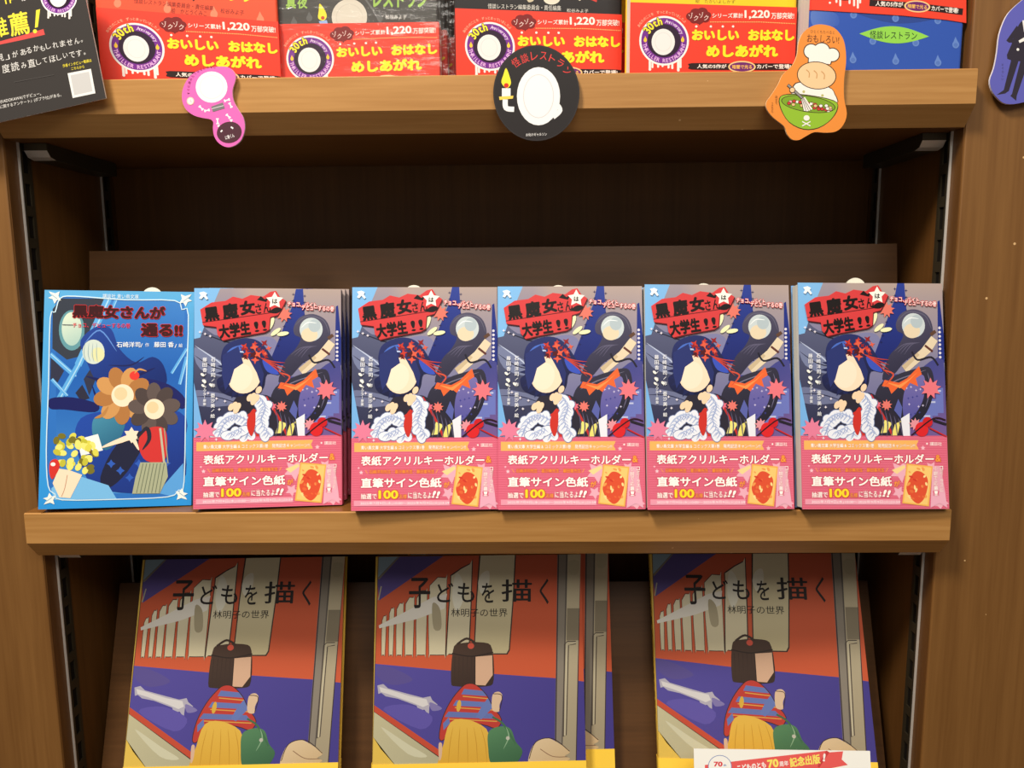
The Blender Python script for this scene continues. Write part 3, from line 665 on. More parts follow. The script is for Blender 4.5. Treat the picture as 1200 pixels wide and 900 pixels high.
# ---- large train picture book
BW, BH, BT = .182, .257, .0125
L_POSE = [(-.2198, -.0207, -.312, .0459, .3629, -.0031), (-.0073, -.0141, -.312, .0414, .2900, -.0047), (.2382, -.0135, -.312, -.0869, .3607, .0321)]
LMAP = homog([(434.0, 1022.7), (691, 1016.5), (440.2, 651.8), (680.7, 649.0)], [(-BW/2, 0), (BW/2, 0), (-BW/2, BH), (BW/2, BH)])
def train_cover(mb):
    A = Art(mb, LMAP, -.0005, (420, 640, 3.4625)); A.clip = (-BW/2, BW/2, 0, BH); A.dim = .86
    RED, BLU = (222, 98, 60), (92, 82, 172)
    A.rect(20, 20, 960, 1340, RED)
    A.poly([(60, 30), (345, 30), (82, 218)], (92, 76, 150)); A.poly([(60, 30), (160, 30), (78, 125)], (150, 178, 196)); A.line([(165, 36), (80, 130)], 8, (140, 132, 110)); A.line([(92, 160), (80, 215)], 5, (190, 180, 150))
    # carriage windows
    WN, WD, DK = (250, 240, 206), (228, 216, 180), (70, 52, 44)
    for x0, x1, t0, t1 in ((90, 110, 292, 280), (120, 142, 262, 250), (150, 180, 245, 230), (186, 224, 224, 206), (232, 276, 200, 178), (284, 356, 150, 126)):
        A.poly(smooth([(x0+4, t0+6), (x1-1, t1-2), (x1+4, t1+8), (x1-2, 436), (x1-6, 440), (x0+4, 440), (x0+1, 434)], 2), DK); A.poly(smooth([(x0+6, t0+8), (x1-1, t1+1), (x1+2, t1+10), (x1-4, 434), (x1-7, 437), (x0+6, 437), (x0+3, 432)], 2), WN, (WD, (x0, t0), (x0, 437)))
    A.poly(smooth([(372, 150), (380, 110), (455, 66), (464, 80), (452, 420), (440, 437), (365, 437), (354, 420)], 2), DK); A.poly(smooth([(376, 150), (384, 114), (452, 72), (460, 84), (447, 416), (438, 433), (368, 433), (359, 418)], 2), WN, (WD, (380, 90), (410, 437)))
    A.poly([(490, 30), (640, 30), (632, 200), (616, 420), (606, 437), (486, 437), (468, 420), (478, 200)], DK); A.poly([(496, 30), (635, 30), (627, 200), (611, 416), (602, 432), (490, 432), (473, 416), (483, 200)], (246, 234, 196), ((206, 192, 150), (560, 40), (540, 432)))
    A.blob([(486, 150), (500, 110), (530, 100), (528, 160), (500, 190)], (255, 250, 230)); A.poly([(82, 318), (180, 268), (300, 205), (360, 190), (350, 250), (240, 292), (84, 330)], (255, 250, 238)); A.blob([(395, 110), (420, 130), (430, 200), (400, 260), (380, 200)], (255, 252, 232)); A.blob([(300, 230), (330, 250), (336, 330), (305, 330)], (190, 178, 146))
    # blue lower side of the carriage
    A.poly([(40, 474), (400, 505), (800, 533), (960, 546), (960, 1000), (40, 1000)], BLU, ((74, 64, 150), (100, 480), (800, 900)))
    A.poly([(76, 562), (100, 556), (120, 574), (200, 596), (262, 612), (292, 606), (300, 622), (322, 640), (288, 646), (286, 684), (268, 660), (244, 664), (236, 644), (160, 616), (110, 606), (92, 592), (80, 596)], (196, 190, 206)); A.poly([(84, 568), (120, 578), (210, 606), (276, 618), (284, 640), (262, 650), (220, 632), (130, 600), (90, 588)], (236, 232, 232)); A.blob([(290, 630), (340, 655), (300, 665)], (140, 130, 190)); A.blob([(80, 480), (160, 500), (220, 540), (140, 560), (80, 530)], (98, 86, 160)); A.blob([(100, 660), (200, 640), (300, 690), (250, 740)], (104, 92, 184))
    A.poly([(40, 640), (330, 825), (330, 870), (40, 668)], (214, 84, 58)); A.line([(50, 668), (335, 858)], 4, (60, 44, 44))
    A.poly([(40, 668), (338, 862), (338, 1340), (40, 1340)], (214, 206, 166), ((196, 190, 156), (60, 700), (300, 900))); A.poly([(40, 770), (90, 820), (160, 900), (180, 1340), (40, 1340)], (250, 210, 92)); A.blob([(90, 730), (200, 800), (280, 850), (200, 840)], (226, 222, 190))
    A.rect(330, 900, 960, 1340, (92, 82, 172))
    # door
    A.poly([(808, 25), (850, 25), (842, 500), (820, 1000), (796, 1000), (803, 500)], (150, 140, 126)); A.line([(812, 25), (806, 500), (800, 1000)], 5, (66, 56, 62)); A.line([(846, 25), (838, 500), (824, 1000)], 6, (104, 96, 88))
    A.poly([(850, 25), (906, 25), (893, 520), (884, 1000), (826, 1000), (840, 500)], (220, 206, 172), ((172, 158, 130), (870, 30), (860, 900))); A.poly([(848, 250), (900, 250), (896, 380), (846, 380)], (148, 136, 112)); A.blob([(856, 60), (896, 60), (890, 110), (858, 110)], (206, 194, 160))
    A.line([(884, 384), (850, 384), (838, 396), (834, 770), (846, 764), (854, 400), (884, 394)], 4, (84, 74, 66)); A.line([(884, 389), (848, 390), (840, 766)], 5, (216, 206, 176)); A.line([(906, 25), (893, 520), (884, 1000)], 4, (70, 56, 60))
    # a plain pile of luggage on the platform
    OL = (64, 44, 36)
    A.poly(smooth([(384, 420), (410, 392), (510, 388), (544, 416), (550, 540), (520, 566), (400, 566), (376, 545)], 3), (84, 62, 50), ((62, 45, 38), (400, 400), (460, 560)))
    A.poly([(474, 446), (544, 440), (546, 520), (516, 562), (474, 560)], (232, 188, 156)); A.curve([(380, 432), (460, 444), (548, 428)], 5, (52, 38, 32), 5); A.curve([(400, 396), (440, 372), (478, 392)], 9, (70, 52, 44), 5); A.ell(457, 402, 13, 12, (226, 92, 72))
    for k in range(5): A.line([(392+k*17, 446), (390+k*17, 556)], 3, (66, 48, 40))
    A.line([(474, 446), (474, 562)], 4, (52, 38, 32))
    bd = smooth([(440, 556), (478, 560), (520, 600), (548, 650), (582, 700), (560, 736), (500, 720), (380, 716), (350, 780), (328, 776), (340, 700), (372, 630), (410, 580)], 3)
    A.poly(bd, (206, 66, 56))
    for k, (y, c) in enumerate(((576, (110, 128, 196)), (622, (112, 130, 198)), (668, (110, 126, 192)))): A.poly([(430-k*32, y), (505+k*18, y+8), (522+k*20, y+30), (418-k*34, y+22)], c); A.line([(424-k*32, y+30), (528+k*18, y+40)], 4, (236, 178, 80))
    A.poly([(505, 640), (528, 612), (548, 650), (500, 700), (478, 690)], (112, 132, 200)); A.poly([(344, 716), (368, 690), (372, 716), (346, 744)], (112, 130, 198)); A.line(bd, 3, OL, True); A.ell(408, 645, 9, 24, (236, 190, 72), .15)
    A.poly(smooth([(374, 712), (440, 700), (520, 738), (528, 800), (530, 920), (330, 920), (346, 800)], 3), (248, 200, 82), ((238, 182, 60), (420, 720), (430, 900)))
    for k in range(5): A.curve([(385+k*28, 730), (372+k*36, 800), (365+k*40, 890)], 3, (216, 160, 50), 4, True)
    A.blob([(326, 800), (340, 800), (338, 850), (328, 866)], (236, 196, 166)); A.blob([(548, 596), (572, 588), (586, 606), (574, 640), (572, 668), (546, 664), (542, 630)], (240, 206, 172)); A.curve([(548, 596), (584, 604), (574, 664)], 3, OL, 4)
    A.blob([(530, 750), (580, 728), (620, 740), (640, 790), (668, 830), (640, 880), (590, 896), (540, 880), (528, 820)], (92, 144, 100), ((62, 108, 74), (560, 740), (620, 890))); A.curve([(545, 690), (590, 720), (640, 800)], 8, (70, 118, 82), 5); A.curve([(600, 730), (612, 770), (590, 820)], 5, (150, 190, 150), 4, True); A.ell(608, 776, 8, 8, (206, 206, 190), 0, 10)
    A.blob([(700, 830), (722, 792), (770, 776), (820, 800), (862, 830), (840, 850), (862, 860), (830, 886), (815, 960), (700, 960), (690, 880)], (240, 212, 170), ((216, 184, 136), (720, 800), (800, 940))); A.curve([(695, 860), (722, 792), (790, 778), (860, 830)], 3, OL, 5)
    A.curve([(740, 820), (790, 850), (850, 852)], 3, (150, 112, 84), 5)
    # spine edge, title
    A.poly([(0, 20), (82, 20), (66, 480), (50, 900), (30, 1340), (0, 1340)], (244, 202, 84)); A.line([(80, 25), (66, 480), (48, 900)], 3, (120, 96, 60))
    BK = (36, 28, 26)
    for ch, x0, y0, x1, y1 in (('子', 204, 124, 292, 250), ('ど', 318, 146, 386, 226), ('も', 402, 146, 472, 226), ('を', 500, 146, 552, 228), ('描', 580, 132, 706, 224), ('く', 736, 128, 774, 234)):
        A.text(ch, x0, y0, x1, y1, BK, .022)
    A.text('林明子の世界', 376, 250, 606, 284, BK, .012)
def make_train(name, label, group, pose):
    r = thing(name, label, 'book', group, pose_matrix(pose))
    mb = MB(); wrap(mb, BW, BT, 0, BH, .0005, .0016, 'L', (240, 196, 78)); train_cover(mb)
    S = Art(mb, lambda x, y: (x, y), 0)
    sp = MB(); T = Art(sp, lambda x, y: (x, y), 0); T.vtext('子どもを描く', 0, 0, .0085, (40, 32, 28), 1.25, .03); T.vtext('林明子の世界', 0, .085, .006, (40, 32, 28), 1.2, .02)
    fl = [f[::-1] for f in sp.F]
    mb.add([(-BW/2-.0006, BT/2-x*1.0, BH-.012-y) for x, yy, y in sp.V], sp.F, (40, 32, 28))
    mb.build('cover', MATTE, r)
    mb = MB(); wrap(mb, BW+.0004, BT, .0002, .0845, .0011, .0004, 'L', (250, 206, 70)); mb.build('paper_band', MATTE, r)
    pages(BW, BT, BH, .0018, 'L', PAGES_Y, r, .002, .0015); return r
G_L = 'large train picture books on the lowest shelf'
tr = make_train('picture_book', 'large train picture book at the left end of the lowest shelf, standing alone', G_L, L_POSE[0])
for p, lb in ((L_POSE[1], 'large train picture book in the middle of the lowest shelf, front one of two'), (L_POSE[2], 'large train picture book at the right, white card in front of it')):
    c = copy_tree(tr); c.matrix_world = pose_matrix(p); tag(c, lb, 'book', G_L)
p = list(L_POSE[1]); p[0] += .0262; p[1] += .0160; p[2] -= .0
c = copy_tree(tr); c.matrix_world = pose_matrix(p); tag(c, 'large train picture book mostly hidden behind the middle copy, its right edge showing', 'book', G_L)

# ---- white anniversary card in front of the right picture book
cp = (.2418, -.030, ZL+.0004, -.02, .22)
cw = .1435
def card_top(h):
    a, y, b = pose_axes(*cp[3:]); return proj(np.array(cp[:3])+b*h)[1]
ch_ = min(np.linspace(.05, .2, 301), key=lambda h: abs(card_top(h)-879))
mb = MB(); mb.box((-cw/2, 0, 0), (cw/2, .0008, ch_), (252, 250, 242))
A = Art(mb, pose_map(cp, cw, ch_), 0, (820, 870, 5.0)); A.clip = (-cw/2, cw/2, 0, ch_)
A.poly([(30, 132), (250, 105), (745, 40), (760, 58), (840, 52), (832, 100), (868, 132), (700, 165), (30, 230)], (238, 96, 92)); A.poly([(740, 42), (760, 58), (700, 150), (690, 140)], (206, 66, 66))
A.ell(118, 142, 70, 68, (120, 140, 190)); A.ell(118, 142, 66, 64, (252, 250, 244)); A.text('70', 82, 112, 134, 142, (226, 70, 76), .06); A.text('th', 138, 126, 156, 140, (120, 150, 200), .04)
A.text('こどものとも', 218, 122, 388, 158, (255, 252, 246), .05, -.13); A.text('70', 396, 98, 462, 148, (255, 236, 110), .06, -.13); A.text('周年', 466, 108, 520, 140, (255, 250, 244), .03, -.13)
A.text('記念出版', 526, 78, 706, 136, (255, 236, 110), .05, -.13); A.text('!', 722, 64, 736, 112, (255, 250, 244), .06, .1)
o = mb.build('display_card', MATTE); o.matrix_world = pose_matrix(cp); tag(o, 'white card with a red ribbon banner in front of the right train picture book', 'card')

# ------------------------------------------------------------------ upper shelf books with red bands
UW, UH, UT = .128, .188, .0135
def upose(xl, yl, yaw, wd=UW): return (xl+wd/2*math.cos(yaw), yl+wd/2*math.sin(yaw), ZU+.0002, yaw, 0.0)
U1 = upose(-.2812, 0.0, .2816); U2 = upose(-.1612, .0405, 0.0); U3 = upose(-.0175, .012, .142); U4 = upose(.1122, .005, .118); U5 = upose(.2415, .0, .05, .1155)
OBH = .0535
def cloche(A, cx, cy, r, c=(246, 242, 236), sh=(206, 200, 196)):
    A.poly([(cx+r*math.cos(a), cy+r*1.15*math.sin(a)) for a in [math.pi+math.pi*i/16 for i in range(17)]], c)
    A.ell(cx, cy-r*1.22, r*.16, r*.16, c); A.rect(cx-r*1.2, cy+r*.06, cx+r*1.2, cy+r*.24, c); A.curve([(cx-r*.6, cy-r*.2), (cx-r*.5, cy-r*.6), (cx-r*.15, cy-r*.88)], r*.1, sh, 4, True)
def badge(A, cx, cy, k=1.0):
    for x, l in ((-95, 62), (-78, 40), (-40, 36), (-10, 30), (30, 44), (55, 50), (95, 74), (110, 40)):
        A.line([(cx+x*k, cy+110*k), (cx+x*k, cy+(150+l*.62)*k)], (9+l*.1)*k, (246, 238, 230)); A.ell(cx+x*k, cy+(150+l*.62)*k, (5+l*.06)*k, (6+l*.06)*k, (246, 238, 230), 0, 10)
    A.ell(cx-95*k, cy+192*k, 9*k, 9*k, (246, 238, 230), 0, 10)
    A.ell(cx, cy, 166*k, None, (248, 244, 238), 0, 44); A.ell(cx, cy, 153*k, None, (120, 44, 146), 0, 44); A.ell(cx, cy, 112*k, None, (48, 26, 50), 0, 40)
    A.ell(cx-6*k, cy+8*k, 78*k, 88*k, (240, 236, 232)); A.ell(cx-6*k, cy+8*k, 56*k, 64*k, (226, 222, 218)); A.ell(cx-6*k, cy+8*k, 52*k, 60*k, (240, 236, 232))
    A.arc('THRILLER RESTAURANT', cx, cy, 132*k, 168, 12, 29*k, (236, 186, 236), .03, True)
    A.arc('Anniversary', cx, cy, 131*k, -82, -24, 27*k, (240, 214, 242), .02, False)
    for x in (-126, 124): A.ell(cx+x*k, cy-5*k, 11*k, 15*k, (252, 206, 60), 0, 12); A.poly([(cx+(x-8)*k, cy-12*k), (cx+x*k, cy-32*k), (cx+(x+8)*k, cy-12*k)], (252, 206, 60))
    A.arc('30th', cx+4*k, cy+4*k, 140*k, -148, -104, 60*k, (252, 232, 60), .05, False, (38, 26, 30), wk=.8)
    A.arc('あなたのことを ずっとまっていましたよ', cx-5*k, cy, 192*k, -148, -42, 17*k, (250, 196, 160), .01, False)
def red_band(mb):
    A = Art(mb, pose_map(U4, UW, .06), -.0007, (735, 0, 5.714)); A.clip = (-UW/2, UW/2, 0, OBH)
    A.rect(0, -40, 1160, 620, (240, 66, 46))
    badge(A, 245, 275)
    for x, y, r in ((425, 112, 34), (455, 88, 36), (500, 84, 38), (530, 104, 30), (520, 128, 30), (480, 136, 32), (445, 134, 30), (475, 110, 60)): A.ell(x, y, r, r*.82, (128, 32, 30), 0, 16)
    A.poly([(470, 150), (482, 172), (496, 150)], (128, 32, 30))
    for ch, x, y, ro in (('ゾ', 424, 108, -.2), ('ク', 458, 124, .15), ('ゾ', 494, 104, -.1), ('ク', 526, 122, .15)): A.text(ch, x-15, y-19, x+15, y+19, (246, 216, 206), .02, ro)
    WH = (252, 240, 228)
    A.text('シリーズ累計', 566, 90, 774, 124, WH, .03); A.text('1,220', 782, 70, 952, 132, WH, .045); A.text('万部突破!', 960, 86, 1114, 130, WH, .03)
    A.up()
    for k in range(52): 
        x = 556+k*11; y = 150+max(0, k-30)*.55; A.raw([(x-3, y-3), (x+3, y-3), (x+3, y+3), (x-3, y+3)], [(0, 1, 2), (0, 2, 3)], (250, 200, 120))
    for x in (460, 557, 637, 706): A.ell(x, 180, 8, 8, WH, 0, 12)
    Y = (255, 232, 44)
    A.text('おいしい', 430, 200, 746, 274, Y, .075); A.text('おはなし', 806, 200, 1116, 276, Y, .075); A.text('めしあがれ', 526, 300, 1006, 386, Y, .075)
    A.poly(smooth([(414, 445), (430, 425), (700, 426), (1090, 428), (1112, 446), (1095, 468), (700, 470), (430, 466)], 3), (46, 30, 28))
    A.text('人気の5作が', 464, 432, 662, 461, WH, .04); A.ell(765, 450, 92, 40, (252, 206, 140)); A.ell(765, 450, 82, 31, (112, 40, 110)); A.text('暗闇で光る', 700, 436, 832, 464, (252, 196, 90), .03); A.text('カバーで登場!', 864, 432, 1092, 463, WH, .04)
def make_upper(label, pose, col, art, film=False, group='red-banded paperbacks on the upper shelf', spine=None):
    r = thing('paperback_book', label, 'book', group, pose_matrix(pose))
    mb = MB(); wrap(mb, UW, UT, 0, UH, .0003, .0004, 'R', col, spine); art(mb); mb.build('cover', GLOSS, r)
    if make_upper.band is None:
        mb = MB(); wrap(mb, UW+.0002, UT, .0002, OBH, .00065, .0003, 'R', (236, 62, 44)); red_band(mb)
        for z in (.012, .02, .03, .038): mb.box((UW/2+.00076, .004, z), (UW/2+.00082, .0095, z+.004), (250, 226, 200))
        make_upper.band = mb.build('paper_band', GLOSS, r)
    else:
        c = make_upper.band.copy(); COL.objects.link(c); c.parent = r
    pages(UW, UT, UH, .0006, 'R', PAGES, r)
    if film:
        mb = MB(); mb.box((-UW/2-.001, -.0022, -.0001), (UW/2+.0022, UT+.0012, UH+.001)); mb.build('plastic_wrap', FILM, r)
    return r
make_upper.band = None
def flames(A, pts, c, k=1.0):
    for x, y in pts: A.ell(x, y, 4*k, 4.5*k, c, 0, 14); A.poly([(x-3.2*k, y-2*k), (x-.5*k, y-9*k), (x+1*k, y-6*k), (x+3.4*k, y-2*k)], c)
def art1(mb):
    A = Art(mb, pose_map(U1, UW, .1), -.0003, (110, 0, 5.4545)); A.clip = (-UW/2, UW/2, 0, UH)
    flames(A, [(152, 22), (470, 58), (768, 92), (1064, 128)], (248, 138, 104), 6)
    A.text('怪談レストラン編集委員会・責任編集', 256, 14, 768, 46, (130, 36, 28), .004, .095); A.text('松谷みよ子', 810, 60, 960, 92, (130, 36, 28), .004, .1); A.text('絵　かとうくみこ', 494, 60, 722, 96, (130, 36, 28), .004, .09)
    A.text('ン', 868, -50, 925, 8, (252, 226, 60), .06, .1); A.text('ラ', 948, -44, 1005, 14, (252, 226, 60), .06, .1); A.line([(625, -20), (640, 6)], 12, (60, 20, 18))
def art2(mb):
    A = Art(mb, pose_map(U2, UW, .1), -.0003, (320, 0, 5.5814)); A.clip = (-UW/2, UW/2, 0, UH)
    GR = (158, 196, 90)
    A.text('真', 84, -28, 152, 58, GR, .04); A.text('夜', 158, -28, 226, 58, GR, .04); A.text('レストラン', 655, -60, 1010, 52, GR, .05)
    flames(A, [(138, 150), (238, 120), (700, 120), (980, 148)], (98, 98, 96), 5)
    A.poly([(300, 140), (352, 132), (368, 185), (318, 190)], (150, 180, 226)); A.poly(smooth([(296, 120), (300, 70), (306, 24), (340, 70), (352, 110), (330, 136)], 3), (252, 226, 60)); A.ell(326, 118, 12, 12, (196, 70, 40))
    A.ell(500, 112, 116, 118, (214, 206, 190)); A.ell(500, 116, 88, 90, (200, 192, 176)); A.ell(500, 116, 84, 86, (214, 206, 190))
    A.text('松谷みよ子', 735, 98, 874, 126, (236, 232, 226), .012)
    A.curve([(600, -10), (650, 60), (710, 160)], 12, (104, 104, 102), 5)
def art3(mb):
    A = Art(mb, pose_map(U3, UW, .1), -.0003, (570, 0, 3.636)); A.clip = (-UW/2, UW/2, 0, UH)
    A.text('怪談レストラン編集委員会・責任編集', 6, 20, 318, 42, (226, 220, 210), .006, .03); A.text('松谷みよ子', 342, 38, 434, 54, (226, 220, 210), .006, .03)
    A.ell(278, -6, 36, 26, (232, 220, 200)); A.poly([(380, -20), (395, 4), (402, 2), (396, -20)], (226, 214, 190)); A.line([(430, -10), (470, 6)], 8, (206, 60, 50)); A.blob([(170, -10), (180, 10), (200, 4), (196, -10)], (206, 190, 160))
def art4(mb):
    A = Art(mb, pose_map(U4, UW, .1), -.0003, (735, 0, 5.714)); A.clip = (-UW/2, UW/2, 0, UH)
    A.text('絵　たかいよしかず', 456, -2, 722, 24, (110, 84, 30), .006, .02)
b1 = make_upper('orange-red paperback with a red band on the upper shelf, beside the black card', U1, (236, 88, 56), art1)
b2 = make_upper('charcoal shrink-wrapped paperback with a red band, second from left on the upper shelf', U2, (72, 70, 66), art2, True, spine=(40, 34, 30))
for k, dx, lb in ((1, .0042, 'black shrink-wrapped paperback right behind the charcoal book, its spine edge showing'), (2, .0086, 'black shrink-wrapped paperback hindmost behind the charcoal book, its spine edge showing')):
    c = copy_tree(b2); p = list(U2); p[0] += dx; p[1] += .0185*k; c.matrix_world = pose_matrix(p); tag(c, lb, 'book', 'red-banded paperbacks on the upper shelf')
b3 = make_upper('black paperback with a red band behind the round black tag', U3, (40, 36, 36), art3, spine=(40, 36, 36))
b4 = make_upper('yellow paperback with a red band left of the orange tag', U4, (250, 208, 40), art4)
c = copy_tree(b4); p = list(U3); p[0] += .0052; p[1] += .0175; c.matrix_world = pose_matrix(p); tag(c, 'yellow paperback hidden behind the black book, only its spine edge showing', 'book', 'red-banded paperbacks on the upper shelf')
# blue paperback
UBW, UBT = .1155, .027
r = thing('paperback_book', 'thick blue paperback with a green leaf label at the right end of the upper shelf', 'book', None, pose_matrix(U5))
mb = MB(); wrap(mb, UBW, UBT, 0, UH, .0003, .0004, 'R', (52, 88, 178)); m5 = pose_map(U5, UBW, .06)
A = Art(mb, m5, -.0003, (940, 0, 6.0)); A.clip = (-UBW/2, UBW/2, 0, UH)
A.blob([(70, 70), (200, 80), (255, 120), (250, 180), (160, 190), (72, 180)], (92, 124, 196), ((60, 96, 184), (90, 90), (240, 170))); A.poly(smooth([(400, 90), (900, 120), (860, 150), (680, 166), (520, 140)], 3), (48, 74, 148))
for x, y in ((360, 105), (655, 130), (952, 145), (495, 290), (797, 302), (1078, 315), (356, 420), (656, 430), (953, 442)):
    A.ell(x, y, 24, 26, (104, 138, 206), 0, 16); A.poly([(x-20, y-10), (x-2, y-56), (x+8, y-34), (x+20, y-10)], (104, 138, 206)); A.ell(x, y+2, 15, 15, (88, 122, 194), 0, 14)
A.poly([(400, 238)]+[(400+490*t, 238+20*t-62*math.sin(math.pi*t)) for t in [i/16 for i in range(1, 16)]]+[(890, 258)]+[(890-490*t, 258-20*t+58*math.sin(math.pi*t)) for t in [i/16 for i in range(1, 16)]], (150, 216, 82))
A.text('怪談レストラン', 474, 220, 806, 278, (36, 52, 40), .02, .03)
mb.build('cover', GLOSS, r)
mb = MB(); wrap(mb, UBW+.0002, UBT, .0445, .0980, .00065, .0003, 'R', (236, 62, 44))
A = Art(mb, m5, -.0007, (940, 0, 6.0))
A.poly([(62, -60), (1150, -60), (1150, 164), (1010, 142), (700, 112), (400, 92), (62, 72)], (240, 70, 48))
for x, l in ((238, 16), (265, 40), (330, 24), (362, 40), (388, 56), (404, 20)): A.line([(x, -20), (x, l)], 14, (246, 238, 230)); A.ell(x, l, 7, 7, (246, 238, 230), 0, 10)
A.ell(192, 22, 8, 8, (246, 238, 230), 0, 10); A.ell(300, -10, 50, 16, (46, 30, 28))
A.line([(470, 22), (800, 46), (1125, 86)], 46, (46, 30, 28)); A.text('人気の5作が', 512, 12, 706, 50, (252, 240, 228), .04, .05); A.ell(805, 48, 92, 42, (252, 206, 140), .06); A.ell(805, 48, 80, 33, (112, 40, 110), .06)
A.text('暗闇で光る', 738, 34, 874, 64, (252, 196, 90), .03, .08); A.text('カバーで登場!', 904, 50, 1094, 88, (252, 240, 228), .04, .1)
mb.build('paper_band', GLOSS, r); pages(UBW, UBT, UH, .0006, 'R', pages_mat('page_edges_grey', (206, 204, 204)), r)

# ------------------------------------------------------------------ die-cut tags on the shelf front and the panel
def make_tag(name, label, outline, z, Y, draw, edge, face, th=.0016, cat='tag', group='die-cut card tags'):
    mp = lambda px, py: tuple(unproj(px, py, Y)[[0, 2]])
    pts = [mp(z[0]+x/z[2], z[1]+y/z[2]) for x, y in outline]
    cx = sum(p[0] for p in pts)/len(pts); cz = min(p[1] for p in pts)
    mb = MB(); q = [(x-cx, v-cz) for x, v in pts]; n = len(q)
    tri = geometry.tessellate_polygon([[Vector((x, v, 0)) for x, v in q]])
    def fix(t, s_):
        a, b, c = [q[i] for i in t]; ar = (b[0]-a[0])*(c[1]-a[1])-(b[1]-a[1])*(c[0]-a[0]); return t if (ar > 0) == s_ else t[::-1]
    mb.add([(x, 0, v) for x, v in q], [fix(t, True) for t in tri], face); mb.add([(x, th, v) for x, v in q], [fix(t, False) for t in tri], edge)
    mb.add([(x, 0, v) for x, v in q]+[(x, th, v) for x, v in q], [(i, i+n, (i+1) % n+n, (i+1) % n) for i in range(n)], edge)
    A = Art(mb, lambda px, py: (mp(px, py)[0]-cx, mp(px, py)[1]-cz), 0, z); draw(A)
    o = mb.build(name, GLOSS); o.location = (cx, Y, cz); tag(o, label, cat, group); return o
def d_pink(A):
    A.ell(392, 262, 152, 150, (250, 248, 246)); A.ell(392, 262, 116, 114, (228, 224, 226)); A.ell(392, 262, 110, 108, (250, 248, 246))
    def bone(x, y, l, a):
        dx, dy = math.cos(a)*l, math.sin(a)*l; A.line([(x-dx, y-dy), (x+dx, y+dy)], 12, (252, 250, 248))
        for s in (-1, 1):
            for t in (-1, 1): A.ell(x+s*dx-t*dy*.3, y+s*dy+t*dx*.3, 8, 8, (252, 250, 248), 0, 10)
    for b in ((292, 462, 20, .8), (348, 486, 20, -.2), (540, 388, 22, -.3), (574, 436, 20, 1.1), (552, 542, 20, .8), (580, 600, 22, 1.6), (450, 590, 22, 1.5), (472, 648, 20, .9)): bone(*b)
    A.poly([(388, 450), (500, 410), (520, 465), (405, 500)], (128, 124, 126)); A.curve([(395, 470), (450, 455), (508, 440)], 6, (226, 222, 222), 4)
    A.ell(562, 696, 120, 102, (86, 52, 62), -.2); A.text('に骨くん', 522, 718, 612, 756, (246, 240, 240), .03, -.3)
    A.line([(480, 692), (496, 676)], 14, (250, 248, 246)); A.line([(578, 644), (600, 660)], 14, (250, 248, 246))
    A.ell(190, 396, 36, 38, (240, 214, 190)); A.ell(190, 396, 26, 28, (250, 246, 240)); A.line([(190, 380), (190, 400), (202, 408)], 4, (200, 90, 120))
    A.arc('すぐに読みたくなるおはなし', 392, 290, 222, -188, -82, 22, (112, 40, 84), .01)
make_tag('shelf_tag', 'pink die-cut tag with small white bones on the upper shelf edge', smooth([(480, 65), (560, 75), (615, 130), (618, 200), (592, 290), (602, 390), (650, 480), (698, 560), (710, 660), (680, 760), (620, 818), (540, 838), (465, 802), (418, 735), (405, 655), (408, 600), (378, 570), (300, 556), (220, 532), (150, 480), (112, 400), (112, 300), (152, 200), (230, 122), (350, 80)], 3), (200, 70, 8.18), YU-.0035, d_pink, (250, 228, 236), (238, 112, 190))
def d_round(A):
    A.ell(213, 396, 178, 198, (46, 42, 42), 0, 48)
    for ch, x, y, r, k in (('怪', 126, 266, -.62, 40), ('談', 163, 248, -.36, 40), ('レ', 204, 238, -.12, 36), ('ス', 243, 238, .12, 34), ('ト', 281, 250, .35, 32), ('ラ', 315, 270, .55, 34), ('ン', 345, 302, .75, 32)): A.text(ch, x-k*.42, y-k/2, x+k*.42, y+k/2, (232, 66, 62), .012, r)
    A.poly(smooth([(64, 352), (72, 320), (84, 290), (100, 330), (104, 358), (86, 376)], 3), (252, 232, 60)); A.ell(85, 364, 10, 10, (216, 50, 40)); A.rect(66, 376, 103, 412, (238, 238, 240)); A.poly([(54, 412), (115, 408), (113, 420), (56, 426)], (250, 214, 90)); A.curve([(80, 424), (84, 460), (118, 466)], 22, (248, 246, 244), 5)
    A.ell(222, 410, 92, 124, (250, 248, 246)); A.ell(222, 410, 66, 94, (222, 218, 218)); A.ell(222, 410, 62, 90, (250, 248, 246))
    A.curve([(296, 440), (314, 470), (284, 500)], 20, (248, 246, 244), 5)
    A.text('お化けギャルソン', 168, 566, 258, 580, (240, 236, 232), .02, -.04)
make_tag('shelf_tag', 'round black tag with a candle and red lettering on the upper shelf edge', [(213+184*math.cos(a), 396+204*math.sin(a)) for a in [2*math.pi*i/56 for i in range(56)]], (570, 0, 3.636), YU-.0035, d_round, (120, 116, 112), (52, 48, 48))
